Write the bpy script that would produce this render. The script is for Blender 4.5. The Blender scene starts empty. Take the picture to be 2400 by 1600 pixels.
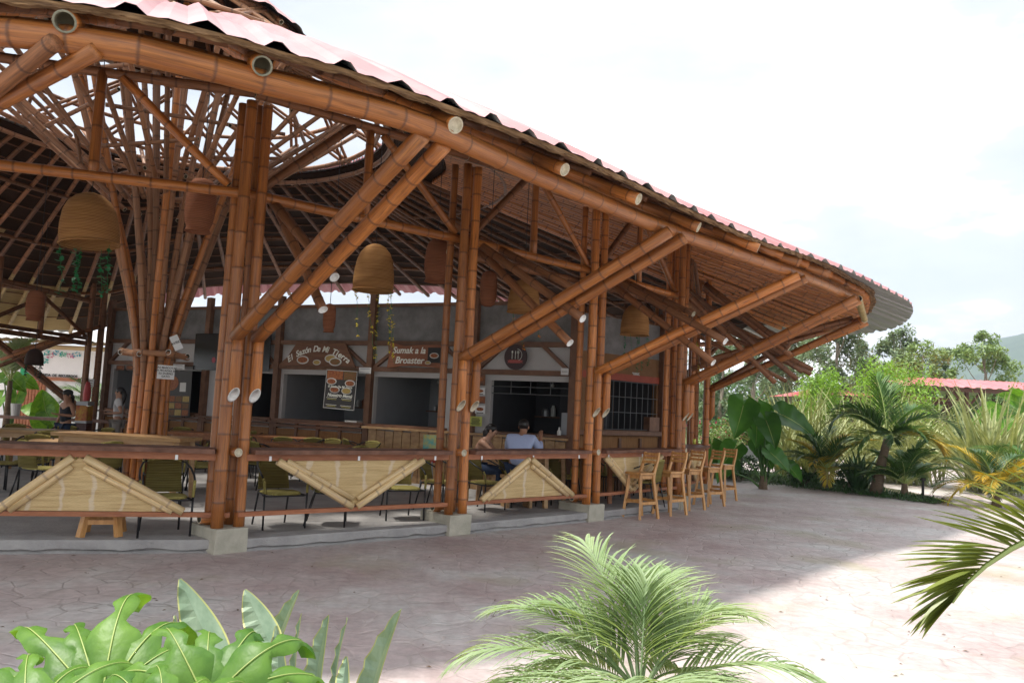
import bpy, math, random
from mathutils import Vector, Matrix, noise
R = math.radians
V = Vector
C = bpy.context.scene.collection
S = bpy.context.scene
# ---------------------------------------------------------------- camera
F, CX, CY, H = 1838.0, 1200.0, 800.0, 1.76
TILT, ROLL = R(4.97), R(2.7)
fw = V((0, math.cos(TILT), math.sin(TILT)))
r0 = V((1, 0, 0)); u0 = V((0, -math.sin(TILT), math.cos(TILT)))
rt = r0 * math.cos(ROLL) + u0 * math.sin(ROLL)
up = -r0 * math.sin(ROLL) + u0 * math.cos(ROLL)
CAM = V((0, 0, H))
cd = bpy.data.cameras.new('camera'); cam = bpy.data.objects.new('camera', cd); C.objects.link(cam)
cd.sensor_width = 36; cd.lens = F / 2400 * 36; cd.clip_end = 6000; cd.clip_start = 0.05
M = Matrix((rt, up, -fw)).transposed().to_4x4(); M.translation = CAM
cam.matrix_world = M
S.camera = cam
# ---------------------------------------------------------------- light
SUN = V((-1.6, -0.1, 4.2)).normalized()
sd = bpy.data.lights.new('sun', 'SUN'); sun = bpy.data.objects.new('sun', sd); C.objects.link(sun)
sd.energy = 2.0; sd.angle = R(4.0); sd.color = (1.0, 0.95, 0.87)
sun.rotation_euler = SUN.to_track_quat('Z', 'Y').to_euler(); sun.location = (-20, 0, 40)
w = bpy.data.worlds.new('World'); S.world = w; w.use_nodes = True
nt = w.node_tree; nt.nodes.clear()
def N(nt, t, **k):
    n = nt.nodes.new(t)
    for a, b in k.items(): setattr(n, a, b)
    return n
out = N(nt, 'ShaderNodeOutputWorld')
sky = N(nt, 'ShaderNodeTexSky', sky_type='NISHITA', sun_disc=False, sun_elevation=math.asin(SUN.z),
        sun_rotation=math.atan2(SUN.x, SUN.y), air_density=1.0, dust_density=2.0)
bg1 = N(nt, 'ShaderNodeBackground'); bg1.inputs[1].default_value = 0.11
bg2 = N(nt, 'ShaderNodeBackground')
mx = N(nt, 'ShaderNodeMixShader')
tc = N(nt, 'ShaderNodeTexCoord'); mp = N(nt, 'ShaderNodeMapping'); mp.inputs['Scale'].default_value = (1.0, 1.0, 2.6)
mp.inputs['Location'].default_value = (0.35, 0.1, 0.42)
n1 = N(nt, 'ShaderNodeTexNoise'); n1.inputs['Scale'].default_value = 1.7; n1.inputs['Detail'].default_value = 7; n1.inputs['Roughness'].default_value = 0.52; n1.inputs['Distortion'].default_value = 0.3
cr = N(nt, 'ShaderNodeValToRGB'); cr.color_ramp.elements[0].position = 0.30; cr.color_ramp.elements[0].color = (0.85, 0.85, 0.85, 1); cr.color_ramp.elements[1].position = 0.47; cr.color_ramp.elements[1].color = (1, 1, 1, 1)
n2 = N(nt, 'ShaderNodeTexNoise'); n2.inputs['Scale'].default_value = 2.6; n2.inputs['Detail'].default_value = 6; n2.inputs['Roughness'].default_value = 0.55
cr2 = N(nt, 'ShaderNodeValToRGB'); cr2.color_ramp.elements[0].position = 0.28; cr2.color_ramp.elements[0].color = (0.30, 0.335, 0.38, 1); cr2.color_ramp.elements[1].position = 0.62; cr2.color_ramp.elements[1].color = (1.0, 1.0, 1.0, 1); _e = cr2.color_ramp.elements.new(0.5); _e.color = (0.415, 0.432, 0.455, 1)
L = nt.links.new
L(tc.outputs['Generated'], mp.inputs[0]); L(mp.outputs[0], n1.inputs['Vector']); L(mp.outputs[0], n2.inputs['Vector'])
# the cloud deck is thinner and bluer to the right, low over the valley
sx = N(nt, 'ShaderNodeSeparateXYZ'); L(tc.outputs['Generated'], sx.inputs[0])
g1 = N(nt, 'ShaderNodeMapRange', interpolation_type='SMOOTHSTEP'); g1.inputs[1].default_value = 0.30; g1.inputs[2].default_value = 0.62; g1.inputs[4].default_value = 0.10; L(sx.outputs[0], g1.inputs[0])
g2 = N(nt, 'ShaderNodeMapRange', interpolation_type='SMOOTHSTEP'); g2.inputs[1].default_value = 0.10; g2.inputs[2].default_value = 0.50; g2.inputs[3].default_value = 1.0; g2.inputs[4].default_value = 0.25; L(sx.outputs[2], g2.inputs[0])
g3 = N(nt, 'ShaderNodeMath', operation='MULTIPLY'); L(g1.outputs[0], g3.inputs[0]); L(g2.outputs[0], g3.inputs[1])
g4 = N(nt, 'ShaderNodeMath', operation='SUBTRACT'); L(n2.outputs[0], g4.inputs[0]); L(g3.outputs[0], g4.inputs[1])
L(n1.outputs[0], cr.inputs[0]); L(g4.outputs[0], cr2.inputs[0]); L(cr2.outputs[0], bg2.inputs[0])
bg2.inputs[1].default_value = 0.90
L(sky.outputs[0], bg1.inputs[0]); L(cr.outputs[0], mx.inputs[0]); L(bg1.outputs[0], mx.inputs[1]); L(bg2.outputs[0], mx.inputs[2]); L(mx.outputs[0], out.inputs[0])
S.view_settings.view_transform = 'Standard'; S.view_settings.look = 'None'; S.view_settings.exposure = 1.50; S.view_settings.gamma = 1.0
S.cycles.max_bounces = 8; S.cycles.diffuse_bounces = 5; S.cycles.transparent_max_bounces = 8
# ---------------------------------------------------------------- pixel helpers (photo pixels, 2400 x 1600)
def ray(px, py): return (fw + rt * ((px - CX) / F) - up * ((py - CY) / F))
def atZ(px, py, z):
    d = ray(px, py); return CAM + d * ((z - H) / d.z)
def atY(px, py, y):
    d = ray(px, py); return CAM + d * (y / d.y)
def atP(px, py, A, B):
    d = ray(px, py); n = V((B.y - A.y, A.x - B.x, 0)); t = (V((A.x, A.y, H)) - CAM).dot(n) / d.dot(n)
    return CAM + d * t
def proj(p):
    q = V(p) - CAM; z = q.dot(fw); return (CX + F * q.dot(rt) / z, CY - F * q.dot(up) / z)
rnd = random.Random(7)
def U(a, b): return rnd.uniform(a, b)
# ---------------------------------------------------------------- materials
def mat(name, base=(0.5, 0.5, 0.5), rough=0.7, metal=0.0, var=0.12, vscale=3.0, bump=0.0, bscale=20.0, stretch=(1, 1, 1),
        col2=None, spec=0.5, trans=0.0, objvar=0.0, coord='Object', detail=5, emit=None, coat=0.0):
    m = bpy.data.materials.new(name); m.use_nodes = True; t = m.node_tree; L = t.links.new
    b = t.nodes['Principled BSDF']
    b.inputs['Roughness'].default_value = rough; b.inputs['Metallic'].default_value = metal
    b.inputs['Specular IOR Level'].default_value = spec
    if coat: b.inputs['Coat Weight'].default_value = coat; b.inputs['Coat Roughness'].default_value = 0.25
    tc = N(t, 'ShaderNodeTexCoord'); mp = N(t, 'ShaderNodeMapping'); mp.inputs['Scale'].default_value = stretch
    L(tc.outputs[coord], mp.inputs[0])
    ns = N(t, 'ShaderNodeTexNoise'); ns.inputs['Scale'].default_value = vscale; ns.inputs['Detail'].default_value = detail; ns.inputs['Roughness'].default_value = 0.6
    L(mp.outputs[0], ns.inputs['Vector'])
    r = N(t, 'ShaderNodeValToRGB'); r.color_ramp.elements[0].position = 0.3; r.color_ramp.elements[1].position = 0.7
    if col2 is None:
        a = tuple(max(0, c * (1 - var)) for c in base); bb = tuple(min(1, c * (1 + var)) for c in base)
    else: a, bb = base, col2
    r.color_ramp.elements[0].color = (*a, 1); r.color_ramp.elements[1].color = (*bb, 1)
    L(ns.outputs[0], r.inputs[0]); col = r.outputs[0]
    if objvar:
        oi = N(t, 'ShaderNodeObjectInfo'); mr = N(t, 'ShaderNodeMapRange'); mr.inputs[3].default_value = 1 - objvar; mr.inputs[4].default_value = 1 + objvar
        L(oi.outputs['Random'], mr.inputs[0]); vm = N(t, 'ShaderNodeVectorMath', operation='SCALE'); L(col, vm.inputs[0]); L(mr.outputs[0], vm.inputs['Scale']); col = vm.outputs[0]
    L(col, b.inputs['Base Color'])
    if bump:
        nb = N(t, 'ShaderNodeTexNoise'); nb.inputs['Scale'].default_value = bscale; nb.inputs['Detail'].default_value = 4; L(mp.outputs[0], nb.inputs['Vector'])
        bp = N(t, 'ShaderNodeBump'); bp.inputs['Strength'].default_value = bump; bp.inputs['Distance'].default_value = 0.02
        L(nb.outputs[0], bp.inputs['Height']); L(bp.outputs[0], b.inputs['Normal'])
    if trans:
        tr = N(t, 'ShaderNodeBsdfTranslucent'); ms = N(t, 'ShaderNodeMixShader'); ms.inputs[0].default_value = trans
        vm2 = N(t, 'ShaderNodeVectorMath', operation='MULTIPLY'); vm2.inputs[1].default_value = (1.5, 1.35, 0.5); L(col, vm2.inputs[0]); L(vm2.outputs[0], tr.inputs[0])
        o = t.nodes['Material Output']; L(b.outputs[0], ms.inputs[1]); L(tr.outputs[0], ms.inputs[2]); L(ms.outputs[0], o.inputs[0])
    return m

def bamboo_mat(name, c1, c2, ringc, rough=0.42, objvar=0.32, coat=0.18):
    m = bpy.data.materials.new(name); m.use_nodes = True; t = m.node_tree; L = t.links.new
    b = t.nodes['Principled BSDF']; b.inputs['Roughness'].default_value = rough; b.inputs['Coat Weight'].default_value = coat; b.inputs['Coat Roughness'].default_value = 0.3
    at = N(t, 'ShaderNodeAttribute', attribute_name='buv'); oi = N(t, 'ShaderNodeObjectInfo')
    ad = N(t, 'ShaderNodeVectorMath', operation='ADD'); sc = N(t, 'ShaderNodeVectorMath', operation='SCALE'); sc.inputs['Scale'].default_value = 37.0
    cb = N(t, 'ShaderNodeCombineXYZ'); L(oi.outputs['Random'], cb.inputs[0]); L(oi.outputs['Random'], cb.inputs[1]); L(oi.outputs['Random'], cb.inputs[2])
    L(cb.outputs[0], sc.inputs[0]); L(at.outputs['Vector'], ad.inputs[0]); L(sc.outputs[0], ad.inputs[1])
    mp = N(t, 'ShaderNodeMapping'); mp.inputs['Scale'].default_value = (1.0, 1.0, 0.5); L(ad.outputs[0], mp.inputs[0])
    ns = N(t, 'ShaderNodeTexNoise'); ns.inputs['Scale'].default_value = 2.2; ns.inputs['Detail'].default_value = 6; ns.inputs['Roughness'].default_value = 0.62; L(mp.outputs[0], ns.inputs['Vector'])
    r = N(t, 'ShaderNodeValToRGB'); r.color_ramp.elements[0].position = 0.3; r.color_ramp.elements[1].position = 0.68
    r.color_ramp.elements[0].color = (*c1, 1); r.color_ramp.elements[1].color = (*c2, 1); L(ns.outputs[0], r.inputs[0])
    # fine streaks along the fibre
    mp2 = N(t, 'ShaderNodeMapping'); mp2.inputs['Scale'].default_value = (9, 9, 1.2); L(ad.outputs[0], mp2.inputs[0])
    n2 = N(t, 'ShaderNodeTexNoise'); n2.inputs['Scale'].default_value = 1.6; n2.inputs['Detail'].default_value = 3; L(mp2.outputs[0], n2.inputs['Vector'])
    r2 = N(t, 'ShaderNodeMapRange'); r2.inputs[1].default_value = 0.3; r2.inputs[2].default_value = 0.7; r2.inputs[3].default_value = 0.70; r2.inputs[4].default_value = 1.18; L(n2.outputs[0], r2.inputs[0])
    ov = N(t, 'ShaderNodeMapRange'); ov.inputs[3].default_value = 1 - objvar; ov.inputs[4].default_value = 1 + objvar; L(oi.outputs['Random'], ov.inputs[0])
    mm = N(t, 'ShaderNodeMath', operation='MULTIPLY'); L(r2.outputs[0], mm.inputs[0]); L(ov.outputs[0], mm.inputs[1])
    vs = N(t, 'ShaderNodeVectorMath', operation='SCALE'); L(r.outputs[0], vs.inputs[0]); L(mm.outputs[0], vs.inputs['Scale'])
    # dark stain spots
    n3 = N(t, 'ShaderNodeTexNoise'); n3.inputs['Scale'].default_value = 5.0; n3.inputs['Detail'].default_value = 4; L(ad.outputs[0], n3.inputs['Vector'])
    r3 = N(t, 'ShaderNodeMapRange'); r3.inputs[1].default_value = 0.55; r3.inputs[2].default_value = 0.72; r3.inputs[3].default_value = 0.0; r3.inputs[4].default_value = 0.62; L(n3.outputs[0], r3.inputs[0])
    mxx = N(t, 'ShaderNodeMix', data_type='RGBA'); L(r3.outputs[0], mxx.inputs[0]); L(vs.outputs[0], mxx.inputs[6]); mxx.inputs[7].default_value = (*[c * 1.6 for c in ringc], 1)
    rg = N(t, 'ShaderNodeAttribute', attribute_name='ring')
    pw = N(t, 'ShaderNodeMath', operation='POWER'); pw.inputs[1].default_value = 1.3; L(rg.outputs['Fac'], pw.inputs[0])
    mr = N(t, 'ShaderNodeMath', operation='MULTIPLY'); mr.inputs[1].default_value = 0.68; L(pw.outputs[0], mr.inputs[0])
    mx2 = N(t, 'ShaderNodeMix', data_type='RGBA'); L(mr.outputs[0], mx2.inputs[0]); L(mxx.outputs[2], mx2.inputs[6]); mx2.inputs[7].default_value = (*ringc, 1)
    L(mx2.outputs[2], b.inputs['Base Color'])
    bp = N(t, 'ShaderNodeBump'); bp.inputs['Strength'].default_value = 0.25; bp.inputs['Distance'].default_value = 0.01; L(n2.outputs[0], bp.inputs['Height']); L(bp.outputs[0], b.inputs['Normal'])
    return m

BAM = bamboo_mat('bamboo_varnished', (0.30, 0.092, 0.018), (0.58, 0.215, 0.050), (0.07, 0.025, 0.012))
BAMD = bamboo_mat('bamboo_shaded', (0.15, 0.058, 0.020), (0.28, 0.115, 0.045), (0.04, 0.016, 0.009), rough=0.6, coat=0.0)  # darker copy of the varnished bamboo; the hall's shade is in its colour
BAMR = bamboo_mat('bamboo_weathered', (0.24, 0.105, 0.05), (0.44, 0.225, 0.115), (0.07, 0.035, 0.02), rough=0.55, coat=0.05)
BAMP = bamboo_mat('bamboo_pale', (0.62, 0.43, 0.20), (0.74, 0.56, 0.30), (0.30, 0.20, 0.14), rough=0.4, objvar=0.08)
BAMT = bamboo_mat('bamboo_tan', (0.36, 0.24, 0.09), (0.50, 0.36, 0.15), (0.14, 0.08, 0.04), rough=0.5, objvar=0.1)  # tan poles; on the left overhang rafters daylight is put into the colour
CUT = mat('bamboo_cut_end', (0.42, 0.36, 0.25), 0.85, col2=(0.68, 0.62, 0.48), vscale=25)
CUTG = mat('bamboo_cut_end_grey', (0.15, 0.15, 0.11), 0.85, col2=(0.30, 0.29, 0.22), vscale=20)
WHITEC = mat('bamboo_cut_whitewashed', (0.62, 0.62, 0.60), 0.8, col2=(0.85, 0.85, 0.83), vscale=30)
INNER = mat('bamboo_inside', (0.10, 0.085, 0.055), 0.9)
CONC = mat('concrete_grey', (0.27, 0.26, 0.255), 0.9, col2=(0.42, 0.405, 0.39), vscale=2.5, bump=0.5, bscale=30, detail=8)
BLOCK = mat('concrete_block_cream', (0.36, 0.34, 0.27), 0.9, col2=(0.52, 0.49, 0.40), vscale=5, bump=0.4, bscale=40, detail=8)
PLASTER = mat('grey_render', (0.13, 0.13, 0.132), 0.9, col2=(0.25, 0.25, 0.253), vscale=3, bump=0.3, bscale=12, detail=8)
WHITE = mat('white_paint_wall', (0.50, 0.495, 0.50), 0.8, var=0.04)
SHOPW = mat('shop_white_wall', (0.84, 0.84, 0.83), 0.8, var=0.03)
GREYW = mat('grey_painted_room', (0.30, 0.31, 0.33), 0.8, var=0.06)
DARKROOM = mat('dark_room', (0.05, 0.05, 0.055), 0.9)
WOODR = mat('red_brown_timber', (0.26, 0.085, 0.035), 0.55, col2=(0.42, 0.16, 0.07), stretch=(1.2, 1.2, 8), vscale=4, bump=0.15, objvar=0.1)
WOODD = mat('dark_plank', (0.10, 0.045, 0.028), 0.5, col2=(0.24, 0.12, 0.08), vscale=6, bump=0.3, bscale=25)
WOODS = mat('stall_timber', (0.12, 0.055, 0.03), 0.6, col2=(0.20, 0.10, 0.055), vscale=6, bump=0.2, objvar=0.12)
WOODO = mat('orange_stool_wood', (0.44, 0.20, 0.055), 0.42, col2=(0.66, 0.36, 0.13), stretch=(9, 9, 1.6), vscale=3, coat=0.25, objvar=0.08)
WOODT = mat('table_wood', (0.33, 0.17, 0.07), 0.45, col2=(0.56, 0.36, 0.17), stretch=(1, 6, 6), vscale=2.5, coat=0.2, objvar=0.12)
WOODTR = mat('table_wood_red', (0.28, 0.10, 0.04), 0.45, col2=(0.44, 0.19, 0.08), stretch=(6, 1, 6), vscale=2.5, coat=0.2, objvar=0.1)
BLACKM = mat('black_metal', (0.012, 0.012, 0.014), 0.35, spec=0.5)
BARM = mat('dull_bar_metal', (0.11, 0.115, 0.12), 0.6)
GREYM = mat('grey_metal', (0.35, 0.36, 0.38), 0.45, metal=0.6)
STEEL = mat('galvanised_plate', (0.62, 0.63, 0.65), 0.35, metal=0.8)
SKIN1 = mat('skin_tan', (0.34, 0.17, 0.10), 0.5, var=0.05)
SKIN2 = mat('skin_light_brown', (0.42, 0.23, 0.15), 0.5, var=0.05)
HAIR = mat('black_hair', (0.012, 0.009, 0.008), 0.4, var=0.3, vscale=40)

def striped(name, c1, c2, scale, axis='Z', rough=0.8, bump=0.6, c3=None, bandscale=0, dist=2.0, band_axis='X', coord='Object', trans=0.0):
    m = bpy.data.materials.new(name); m.use_nodes = True; t = m.node_tree; L = t.links.new
    b = t.nodes['Principled BSDF']; b.inputs['Roughness'].default_value = rough; b.inputs['Specular IOR Level'].default_value = 0.12
    tc = N(t, 'ShaderNodeTexCoord')
    wv = N(t, 'ShaderNodeTexWave', wave_type='BANDS', bands_direction=axis); wv.inputs['Scale'].default_value = scale; wv.inputs['Distortion'].default_value = dist; wv.inputs['Detail'].default_value = 3; wv.inputs['Detail Scale'].default_value = 1.5
    L(tc.outputs[coord], wv.inputs['Vector'])
    mp = N(t, 'ShaderNodeMapping'); s = [0.6, 0.6, 0.6]; s['XYZ'.index(axis)] = 12.0; mp.inputs['Scale'].default_value = s; L(tc.outputs[coord], mp.inputs[0])
    ns = N(t, 'ShaderNodeTexNoise'); ns.inputs['Scale'].default_value = 4; ns.inputs['Detail'].default_value = 5; L(mp.outputs[0], ns.inputs['Vector'])
    mu = N(t, 'ShaderNodeMath', operation='MULTIPLY_ADD'); mu.inputs[1].default_value = 0.4; L(wv.outputs['Fac'], mu.inputs[0]); 
    m2 = N(t, 'ShaderNodeMath', operation='MULTIPLY'); m2.inputs[1].default_value = 0.75; L(ns.outputs[0], m2.inputs[0]); L(m2.outputs[0], mu.inputs[2])
    r = N(t, 'ShaderNodeValToRGB'); r.color_ramp.elements[0].position = 0.25; r.color_ramp.elements[1].position = 0.72
    r.color_ramp.elements[0].color = (*c1, 1); r.color_ramp.elements[1].color = (*c2, 1); L(mu.outputs[0], r.inputs[0]); col = r.outputs[0]
    if c3:
        w2 = N(t, 'ShaderNodeTexWave', wave_type='BANDS', bands_direction=band_axis); w2.inputs['Scale'].default_value = bandscale; w2.inputs['Distortion'].default_value = 1.2; w2.inputs['Detail'].default_value = 4; w2.inputs['Detail Scale'].default_value = 6
        L(tc.outputs[coord], w2.inputs['Vector'])
        mr = N(t, 'ShaderNodeMapRange'); mr.inputs[1].default_value = 0.93; mr.inputs[2].default_value = 1.0; mr.inputs[4].default_value = 0.38; L(w2.outputs['Fac'], mr.inputs[0])
        mx = N(t, 'ShaderNodeMix', data_type='RGBA'); L(mr.outputs[0], mx.inputs[0]); L(col, mx.inputs[6]); mx.inputs[7].default_value = (*c3, 1); col = mx.outputs[2]
    L(col, b.inputs['Base Color'])
    bp = N(t, 'ShaderNodeBump'); bp.inputs['Strength'].default_value = bump; bp.inputs['Distance'].default_value = 0.01; L(mu.outputs[0], bp.inputs['Height']); L(bp.outputs[0], b.inputs['Normal'])
    if trans:
        tr = N(t, 'ShaderNodeBsdfTranslucent'); ms = N(t, 'ShaderNodeMixShader'); ms.inputs[0].default_value = trans; L(col, tr.inputs[0])
        o = t.nodes['Material Output']; L(b.outputs[0], ms.inputs[1]); L(tr.outputs[0], ms.inputs[2]); L(ms.outputs[0], o.inputs[0])
    return m
STRAW = striped('woven_cane_panel', (0.36, 0.22, 0.09), (0.72, 0.55, 0.29), 22, 'Z', c3=(0.80, 0.74, 0.66), bandscale=1.05, dist=3.0)
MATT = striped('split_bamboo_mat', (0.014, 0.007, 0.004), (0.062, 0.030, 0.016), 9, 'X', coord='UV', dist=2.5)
MATL = striped('split_bamboo_mat_lit', (0.24, 0.16, 0.07), (0.52, 0.38, 0.19), 9, 'X', coord='UV', dist=2.5)  # lighter copy of the roof mat, with outside daylight painted into its colour
WICK = striped('wicker_lamp', (0.20, 0.09, 0.03), (0.46, 0.24, 0.09), 16, 'Z', dist=0.6, bump=1.0, trans=0.12)
CLAYW = striped('brown_woven_lamp', (0.17, 0.065, 0.035), (0.29, 0.115, 0.06), 14, 'Z', dist=0.6, bump=0.8)
RATT = striped('olive_rattan', (0.09, 0.07, 0.02), (0.23, 0.19, 0.06), 16, 'Z', dist=0.5, bump=0.9)
RATS = striped('olive_rattan_seat', (0.20, 0.17, 0.05), (0.38, 0.33, 0.11), 16, 'Y', dist=0.5, bump=0.9)
# leaf materials
LPALM = mat('pygmy_palm_leaf', (0.20, 0.31, 0.13), 0.5, col2=(0.42, 0.52, 0.31), vscale=2.5, trans=0.3)
LPALM2 = mat('frond_yellow_green', (0.13, 0.18, 0.03), 0.4, col2=(0.27, 0.31, 0.06), vscale=4, trans=0.2)
LMON = mat('split_leaf_bright', (0.045, 0.15, 0.018), 0.45, col2=(0.17, 0.33, 0.045), vscale=9, trans=0.35, spec=0.45, bump=0.3, bscale=14)
LRIB = mat('leaf_rib_yellow', (0.34, 0.42, 0.12), 0.45)
LBIRD = mat('paddle_leaf_grey_green', (0.15, 0.24, 0.15), 0.5, col2=(0.32, 0.42, 0.30), vscale=4, stretch=(6, 6, 1.5), trans=0.12, objvar=0.1)
LEDGE = mat('leaf_edge_yellow', (0.45, 0.46, 0.16), 0.5)
LALO = mat('elephant_ear_leaf', (0.035, 0.12, 0.022), 0.32, col2=(0.075, 0.22, 0.035), vscale=2, trans=0.35, objvar=0.25)
LFLAX = mat('flax_leaf', (0.17, 0.22, 0.07), 0.5, col2=(0.50, 0.52, 0.27), vscale=3, trans=0.15, objvar=0.12)
LDRK = mat('dark_palm_leaf', (0.025, 0.075, 0.022), 0.4, col2=(0.07, 0.15, 0.04), vscale=3, trans=0.15)
LYEL = mat('yellowing_palm_leaf', (0.30, 0.28, 0.03), 0.45, col2=(0.55, 0.36, 0.03), vscale=2, trans=0.25)
LMID = mat('mid_green_leaf', (0.05, 0.13, 0.03), 0.5, col2=(0.12, 0.24, 0.055), vscale=1.2, trans=0.2)
LEUC = mat('eucalyptus_leaf', (0.11, 0.17, 0.09), 0.55, col2=(0.24, 0.32, 0.18), vscale=0.5, trans=0.15)
LEUC2 = mat('light_tree_leaf', (0.14, 0.23, 0.07), 0.55, col2=(0.29, 0.40, 0.15), vscale=0.6, trans=0.2)
LLIME = mat('lime_bush_leaf', (0.12, 0.26, 0.02), 0.5, col2=(0.26, 0.44, 0.05), vscale=1.0, trans=0.3)
BARK = mat('pale_bark', (0.20, 0.16, 0.12), 0.9, col2=(0.36, 0.31, 0.25), vscale=5, bump=0.5)
PBARK = mat('palm_trunk', (0.12, 0.08, 0.05), 0.9, col2=(0.22, 0.16, 0.10), stretch=(2, 2, 9), vscale=4, bump=0.6)
FYEL = mat('yellow_flower', (0.80, 0.65, 0.05), 0.5, trans=0.2)
FORA = mat('orange_flower', (0.80, 0.30, 0.03), 0.5, trans=0.2)
FPNK = mat('magenta_bract', (0.55, 0.06, 0.20), 0.5, trans=0.25)
VINE = mat('artificial_ivy', (0.01, 0.13, 0.045), 0.5, col2=(0.02, 0.22, 0.08), vscale=8, trans=0.15)

# ---------------------------------------------------------------- mesh builder
class MB:
    def __init__(s): s.v = []; s.f = []; s.m = []; s.ring = {}; s.buv = {}; s.uv = {}
    def add(s, vs): n = len(s.v); s.v.extend([V(p) for p in vs]); return n
    def face(s, idx, m=0): s.f.append(tuple(idx)); s.m.append(m)
    def box(s, c, size, rot=0.0, m=0, mt=None):
        x, y, z = [k / 2 for k in size]; ps = [V((a * x, b * y, d * z)) for a in (-1, 1) for b in (-1, 1) for d in (-1, 1)]
        q = Matrix.Rotation(rot, 4, 'Z') if mt is None else mt
        n = s.add([q @ p + V(c) for p in ps])
        for f in ((0, 1, 3, 2), (4, 6, 7, 5), (0, 4, 5, 1), (2, 3, 7, 6), (0, 2, 6, 4), (1, 5, 7, 3)): s.face([n + i for i in f], m)
    def beam(s, p0, p1, wd, ht, m=0, upv=V((0, 0, 1))):
        p0, p1 = V(p0), V(p1); d = (p1 - p0); l = d.length; d.normalize(); x = d.cross(upv)
        if x.length < 1e-4: x = d.cross(V((0, 1, 0)))
        x.normalize(); y = x.cross(d)
        s.box((p0 + p1) / 2, (l, wd, ht), m=m, mt=Matrix((d, x, y)).transposed().to_4x4())
    def tube(s, pts, rad, seg=8, m=0, caps=True, mcap=None):
        pts = [V(p) for p in pts]; n = len(pts); rr = rad if isinstance(rad, (list, tuple)) else [rad] * n
        t = (pts[1] - pts[0]).normalized(); x = t.cross(V((0, 0, 1)))
        if x.length < 1e-3: x = t.cross(V((0, 1, 0)))
        x.normalize(); rings = []
        for i, p in enumerate(pts):
            tt = (pts[min(i + 1, n - 1)] - pts[max(i - 1, 0)]).normalized()
            x = (x - tt * x.dot(tt)).normalized(); y = tt.cross(x)
            rings.append(s.add([p + (x * math.cos(2 * math.pi * k / seg) + y * math.sin(2 * math.pi * k / seg)) * rr[i] for k in range(seg)]))
        for a, b in zip(rings, rings[1:]):
            for k in range(seg): s.face((a + k, a + (k + 1) % seg, b + (k + 1) % seg, b + k), m)
        if caps:
            mc = m if mcap is None else mcap
            s.face([rings[0] + k for k in range(seg)][::-1], mc); s.face([rings[-1] + k for k in range(seg)], mc)
    def lathe(s, prof, seg=24, c=(0, 0, 0), m=0, tilt=None):
        rings = []
        for r, z in prof:
            ps = [V((r * math.cos(2 * math.pi * k / seg), r * math.sin(2 * math.pi * k / seg), z)) for k in range(seg)]
            if tilt is not None: ps = [tilt @ p for p in ps]
            rings.append(s.add([p + V(c) for p in ps]))
        for a, b in zip(rings, rings[1:]):
            for k in range(seg): s.face((a + k, a + (k + 1) % seg, b + (k + 1) % seg, b + k), m)
    def prism(s, poly, d, m=0):
        n = len(poly); a = s.add(poly); b = s.add([V(p) + V(d) for p in poly])
        s.face([a + i for i in range(n)][::-1], m); s.face([b + i for i in range(n)], m)
        for i in range(n): s.face((a + i, a + (i + 1) % n, b + (i + 1) % n, b + i), m)
    def sphere(s, c, r, seg=10, rg=7, m=0):
        if not isinstance(r, (tuple, list)): r = (r, r, r)
        rings = []
        for j in range(rg + 1):
            a = math.pi * (j / rg); rings.append(s.add([V((r[0] * math.sin(a) * math.cos(2 * math.pi * k / seg), r[1] * math.sin(a) * math.sin(2 * math.pi * k / seg), r[2] * math.cos(a))) + V(c) for k in range(seg)]))
        for a, b in zip(rings, rings[1:]):
            for k in range(seg): s.face((a + k, b + k, b + (k + 1) % seg, a + (k + 1) % seg), m)
    def build(s, name, mats, parent=None, smooth=False, off=None):
        me = bpy.data.meshes.new(name)
        r_ = parent
        while r_ is not None and r_.parent is not None: r_ = r_.parent
        o = off if off is not None else (r_.location if r_ is not None and r_.name in STATIC else V((0, 0, 0)))
        me.from_pydata([tuple(p - o) for p in s.v], [], s.f)
        if not isinstance(mats, (list, tuple)): mats = [mats]
        for m in mats: me.materials.append(m)
        me.polygons.foreach_set('material_index', s.m)
        if smooth: me.polygons.foreach_set('use_smooth', [True] * len(s.f))
        if s.ring or s.buv:
            a = me.attributes.new('ring', 'FLOAT', 'POINT'); b = me.attributes.new('buv', 'FLOAT_VECTOR', 'POINT')
            for i in range(len(s.v)):
                if i in s.ring: a.data[i].value = s.ring[i]
                if i in s.buv: b.data[i].vector = s.buv[i]
        if s.uv:
            ul = me.uv_layers.new(name='UVMap')
            for lp in me.loops:
                if lp.vertex_index in s.uv: ul.data[lp.index].uv = s.uv[lp.vertex_index]
        me.update()
        ob = bpy.data.objects.new(name, me); C.objects.link(ob)
        if parent is not None: ob.parent = parent
        return ob
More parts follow.
